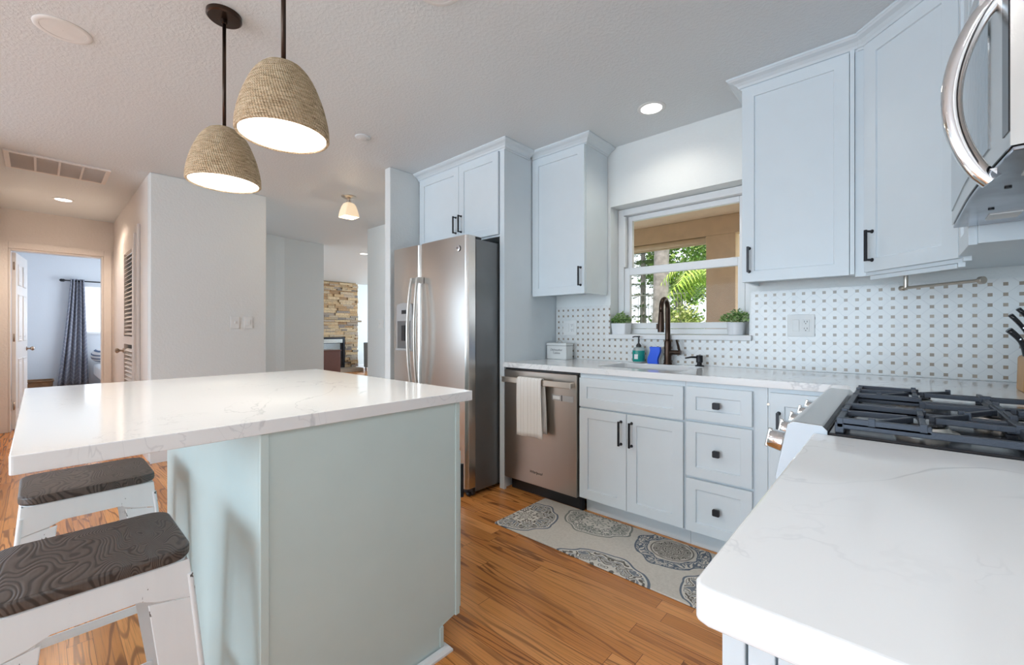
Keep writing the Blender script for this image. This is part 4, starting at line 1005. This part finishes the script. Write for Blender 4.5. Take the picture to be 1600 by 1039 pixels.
ring_loft(b, [[Vector((-10.95+a*k, .005+c*k, z)) for a, c in rrect(-.20, .20, -.16, .17, .05, 5)] for k, z in ((.86, .0005), (1.0, .27), (.94, .27), (.82, .02))]); part(bk, 'basket_body', b, 'wicker', ang=40)
b = nb(); tube(b, [(-10.95+a, .005+c, .273) for a, c in rrect(-.20, .20, -.16, .17, .05, 5)], .013, 8, closed=True); part(bk, 'rim', b, 'wicker', smooth=True)
b = nb(); tube(b, [(-10.74, -.14+.0*i, .03+.24*i/8) if False else (-10.74+.01*math.sin(PI*i/8), -.12-.05*math.sin(PI*i/8), .04+.22*i/8) for i in range(9)], .008, 8); part(bk, 'handle', b, 'white_plastic', smooth=True, label='white rope handle')
bed = thing('bed', 'bed with pale bedding under the bedroom window', 'bed', (-10.3, 1.5, 0))
part(bed, 'bed_base', bx(-11.25, -9.3, .80, 2.25, .05, .28), 'grey_fabric', bevel=.02)
b = nb(); box(b, -11.18, -9.32, .69, 2.27, .282, .52); part(bed, 'mattress', b, 'bedding_white', bevel=.06, seg=4)
for x in (-11.2, -9.4):
    for y in (.9, 2.15): part(bed, 'foot', bx(x-.03, x+.03, y-.03, y+.03, 0, .0495), 'black_plastic')
b = nb(); bmesh.ops.create_uvsphere(b, u_segments=24, v_segments=14, radius=1)
for v in b.verts: v.co = Vector((v.co.x*.22, math.copysign(abs(v.co.y)**.6, v.co.y)*.26, math.copysign(abs(v.co.z)**.8, v.co.z)*.10))
bmesh.ops.transform(b, matrix=Matrix.Translation((-10.98, .90, .68)) @ Matrix.Rotation(-.5, 4, 'Y'), verts=b.verts)
single('bed_pillow', 'blue striped pillow at the head of the bed', 'pillow', b, 'pillow_stripe', loc=(-10.98, .9, .62), smooth=True)

# ------------------------------------------------------------------ living room with the stone fireplace
FX = -11.6
fp = thing('fireplace', 'floor-to-ceiling stacked stone fireplace in the far living room', 'fireplace', (FX, 5.3, 0))
part(fp, 'chimney_core', bx(-11.849, FX-.03, 4.42, 6.16, 0, CE-.001), 'ledge_stone')
b = nb(); rnd = random.Random(5); z = .10
while z < CE-.03:
    h = rnd.choice((.035, .05, .06, .075)); h = min(h, CE-.002-z); y = 4.40
    while y < 6.17:
        L = rnd.uniform(.12, .45); y2 = min(y+L, 6.19)
        if not (z+h > .10 and z < .955 and y2 > 4.65 and y < 5.80):
            box(b, FX-.029, FX+rnd.uniform(.0, .045), y+.002, y2-.002, z+.0015, z+h-.0015)
        else:
            if y < 4.64: box(b, FX-.029, FX+rnd.uniform(0, .045), y+.002, 4.64, z+.0015, z+h-.0015)
            if y2 > 5.81: box(b, FX-.029, FX+rnd.uniform(0, .045), max(5.81, y+.002), y2-.002, z+.0015, z+h-.0015)
        y = y2
    z += h
part(fp, 'stone_facing', b, 'ledge_stone')
b = nb(); y = 4.35
while y < 6.25: L = rnd.uniform(.25, .5); box(b, FX+.0, FX+.11, y+.002, min(y+L, 6.26)-.002, 1.375, 1.425); y += L
part(fp, 'mantel', b, 'ledge_stone', bevel=.004)
part(fp, 'hearth', bx(FX-.029, FX+.50, 4.35, 6.10, .0, .095), 'ledge_stone', bevel=.006)
fb = part(fp, 'firebox', bx(FX-.0295, FX+.015, 4.66, 5.79, .0965, .945), 'black_enamel')
b = nb()
for a in ((4.66, 4.71, .0965, .945), (5.74, 5.79, .0965, .945), (4.71, 5.74, .90, .945), (4.71, 5.74, .0965, .14)): box(b, FX+.0155, FX+.035, *a)
part(fb, 'firebox_frame', b, 'black_metal', bevel=.003)
for z in (.80, .835, .87): part(fb, 'firebox_louver', bx(FX+.0155, FX+.026, 4.72, 5.73, z, z+.018), 'aluminium')
part(fb, 'firebox_glass', bx(FX+.0155, FX+.018, 4.72, 5.66, .16, .78), 'microwave_glass')
sbx = thing('side_cabinet', 'dark cherry wood cabinet standing in front of the fireplace', 'cabinet', (-10.55, 4.75, 0))
part(sbx, 'cabinet_body', bx(-10.82, -10.30, 4.35, 5.045, .03, .63), 'dark_cherry', bevel=.004); part(sbx, 'cabinet_top', bx(-10.84, -10.28, 4.33, 5.06, .6305, .655), 'dark_cherry', bevel=.004)
for x in (-10.80, -10.34):
    for y in (4.38, 5.0): part(sbx, 'foot', bx(x-.02, x+.02, y-.02, y+.02, 0, .0295), 'dark_cherry')
part(sbx, 'door', bx(-10.78, -10.34, 5.0455, 5.058, .06, .60), 'dark_cherry', bevel=.004)
gc = thing('grey_chair', 'grey chair edge beside the wall piece in the living room', 'chair', (-10.9, 6.4, 0))
b = nb(); prism(b, [(6.16, .10), (6.80, .10), (6.80, .42), (6.30, .42), (6.22, .80), (6.15, .80)], -11.2, -10.62, 'x'); part(gc, 'seat_shell', b, 'grey_fabric', bevel=.02)
for x in (-11.15, -10.67):
    for y in (6.2, 6.74): part(gc, 'leg', cyl(nb(), (x, y, 0), (x, y, .102), .015, .02, 10), 'dark_cherry')

# ------------------------------------------------------------------ outside the window
struct('lanai_bounce_floor', bx(-5.1, 1.5, 3.155, 7.0, -.0395, -.01), 'trim_paint', 'unseen pale patio slab added to bounce light outside the window', 'patio')  # pale slab added out of view to bounce light up under the patio roof
struct('ground', bx(-30, 15, 3.16, 40, -.12, -.04), 'grass', 'green lawn and patio outside the window', 'ground')
struct('ceiling_lanai', bx(-5.1, 1.5, 3.155, 5.36, 2.45, 2.56), 'lanai_ceiling', 'tan ceiling of the covered patio outside', 'ceiling')
b = nb(); box(b, -5.1, 1.5, 5.20, 5.36, 2.235, 2.449)
struct('trim_5', b, 'stucco_tan', 'tan stucco beam of the covered patio', 'beam', bevel=.004)
struct('wall_lanai', bx(-1.648, -1.335, 5.20, 5.50, -.0095, 2.234), 'stucco_tan', 'tan stucco pillar of the covered patio', 'pillar', bevel=.006)
struct('wall_lanai_right', bx(-.95, -.80, 3.9, 5.195, -.0095, 2.449), 'stucco_tan', 'tan side wall of the covered patio', 'wall')
vl = thing('patio_shade', 'rolled cream shade under the patio beam', 'shade', (-3.3, 5.22, 2.2)); b = nb(); cyl(b, (-5.0, 5.235, 2.20), (-1.66, 5.235, 2.20), .032, seg=20); part(vl, 'shade_roll', b, 'valance_cream', smooth=True); part(vl, 'shade_hem', bx(-5.0, -1.66, 5.25, 5.262, 2.150, 2.185), 'valance_cream')
part(vl, 'bracket', bx(-1.657, -1.650, 5.21, 5.27, 2.17, 2.234), 'valance_cream'); part(vl, 'bracket', bx(-3.40, -3.39, 5.265, 5.275, 2.16, 2.234), 'valance_cream')
def leaf_cloud(bm, c, rad, n, rnd, L=(.10, .2)):
    for i in range(n):
        while True:
            p = Vector((rnd.uniform(-1, 1), rnd.uniform(-1, 1), rnd.uniform(-1, 1)))
            if p.length < 1: break
        p = p*(.55+.45*rnd.random())
        q = Vector(c)+Vector((p.x*rad[0], p.y*rad[1], p.z*rad[2])); d = Vector((rnd.uniform(-1, 1), rnd.uniform(-1, 1), rnd.uniform(-.8, .6))).normalized(); s = d.cross(Vector((rnd.random(), rnd.random(), rnd.random()))).normalized(); l = rnd.uniform(*L)
        vs = [bm.verts.new(v) for v in (q, q+d*l*.5+s*l*.28, q+d*l, q+d*l*.5-s*l*.28)]; bm.faces.new(vs)
rnd = random.Random(11)
def tree(label, x, y, trunk_r, h, blobs, leaf='tree_leaf', lean=0, n=900, L=(.1, .2), trunk=True):
    t = thing('garden_tree', label, 'tree', (x, y, -.04))
    b = nb(); tube(b, [(x+lean*i/6, y, -.04+h*i/6) for i in range(7)], [trunk_r*(1-.35*i/6) for i in range(7)], 14); part(t, 'trunk', b, 'bark', smooth=True)
    b = nb()
    for c, r in blobs: leaf_cloud(b, c, r, n, rnd, L)
    part(t, 'crown', b, leaf); return t
tree('broad green tree crown behind the grey trunk', -5.5, 14.6, .16, 3.0, [((-5.7, 14.6, 4.6), (1.3, .7, 1.1)), ((-4.6, 14.6, 4.2), (1.3, .7, 1.3)), ((-5.2, 14.6, 2.7), (1.0, .6, 1.0)), ((-6.2, 14.6, 3.4), (.9, .6, .9)), ((-5.6, 14.7, 1.4), (1.0, .5, .8)), ((-7.2, 14.6, 4.7), (1.2, .7, .9))], n=1500)
tr = thing('palm_tree', 'tall grey palm trunk outside the window', 'tree', (-3.92, 9.3, -.04)); b = nb(); prf = []
for i in range(48): prf.append((.175+.008*(i % 2)-.0006*i, i*.09))
lathe(b, prf, (0, 0, 0), 18, M=Matrix.Translation((-3.95, 9.3, -.04)) @ Matrix.Rotation(.02, 4, 'Y')); part(tr, 'trunk', b, 'bark', smooth=True)
pn = thing('pine_tree', 'dark tiered pine at the left of the window view', 'tree', (-6.0, 12.9, -.04)); b = nb(); cyl(b, (-6.0, 12.9, -.04), (-6.0, 12.9, 6), .12, .03, 12); part(pn, 'trunk', b, 'bark', smooth=True)
b = nb(); z = .9
while z < 5.8:
    for k in range(9):
        a = k*2*PI/9+z*3; Lb = (6.2-z)*.24
        for i in range(26):
            r = Lb*(i+1)/26; q = Vector((-6.0+r*math.cos(a), 12.9+r*math.sin(a), z-.10*r+rnd.uniform(-.03, .03))); d = Vector((math.cos(a+rnd.uniform(-1.2, 1.2)), math.sin(a+rnd.uniform(-1.2, 1.2)), rnd.uniform(-.2, .3))); s = d.cross(Vector((0, 0, 1)))
            vs = [b.verts.new(v) for v in (q, q+d*.10+s*.035, q+d*.22, q+d*.10-s*.035)]; b.faces.new(vs)
    z += .34
part(pn, 'crown', b, 'pine_leaf')
def palm(label, x, y, h, n, Lf, seed, a0=0):
    t = thing('palm_tree', label, 'tree', (x, y, -.04)); r_ = random.Random(seed)
    b = nb(); tube(b, [(x, y, -.04+h*i/5) for i in range(6)], [.10, .085, .08, .08, .085, .09], 12); part(t, 'trunk', b, 'bark', smooth=True)
    b = nb()
    for k in range(n):
        a = a0+k*2*PI/n+r_.uniform(-.2, .2); up = r_.uniform(.2, 1.1); pts = []
        for i in range(17):
            s = i/16; pts.append(Vector((x+Lf*s*math.cos(a)*(1-.12*up*s), y+Lf*s*math.sin(a)*(1-.12*up*s), h+Lf*(up*s-(.65+.55*up)*s*s))))
        for i in range(1, 16):
            d = (pts[i+1]-pts[i-1]).normalized(); sd_ = d.cross(Vector((0, 0, 1))).normalized(); ln = Lf*.34*math.sin(PI*(i/16)**.7)+.05
            for sg in (-1, 1):
                e = pts[i]+sd_*sg*ln*.8+d*ln*.5-Vector((0, 0, ln*.35)); wv = d*.022
                vs = [b.verts.new(v) for v in (pts[i]-wv, pts[i]+wv, e)]; b.faces.new(vs)
    part(t, 'fronds', b, 'palm_leaf'); return t
palm('yellow-green palm with arching fronds left of the patio pillar', -2.42, 8.0, 2.15, 15, 1.05, 4, .3)
palm('taller palm behind with drooping fronds', -3.2, 11.9, 2.9, 12, 1.3, 9)
tree('leafy tree with light green crown between the palms', -5.4, 18.6, .10, 2.6, [((-5.9, 18.6, 4.4), (1.2, .7, 1.2)), ((-5.0, 18.6, 6.2), (1.6, .8, 1.2)), ((-6.6, 18.6, 3.0), (1.2, .7, .7))], n=1300)
sh = thing('garden_shrub', 'olive green shrub low outside the window', 'shrub', (-3.3, 10.2, -.04)); b = nb(); leaf_cloud(b, (-3.75, 10.2, .95), (.62, .5, .98), 2300, rnd, (.06, .13)); part(sh, 'stem', cyl(nb(), (-3.75, 10.2, -.04), (-3.75, 10.2, 1.2), .03, .015, 8), 'bark'); part(sh, 'foliage', b, 'shrub_leaf')
hd_ = thing('garden_hedge', 'distant green hedge across the garden', 'hedge', (-6, 17, -.04)); b = nb()
for i in range(9): leaf_cloud(b, (-11+i*1.2, 17, .9), (.9, .6, 1.0), 420, rnd, (.12, .25))
part(hd_, 'foliage', b, 'shrub_leaf')
fe = thing('garden_fence', 'thin dark metal fence across the garden', 'fence', (-5, 11.3, -.04)); b = nb()
for i in range(40): x = -8+i*.10; cyl(b, (x, 11.3, -.04), (x, 11.3, 2.2), .007, seg=6)
box(b, -8, -4.05, 11.29, 11.31, 2.1, 2.13); box(b, -8, -4.05, 11.29, 11.31, .2, .23); part(fe, 'pickets', b, 'fence_metal')
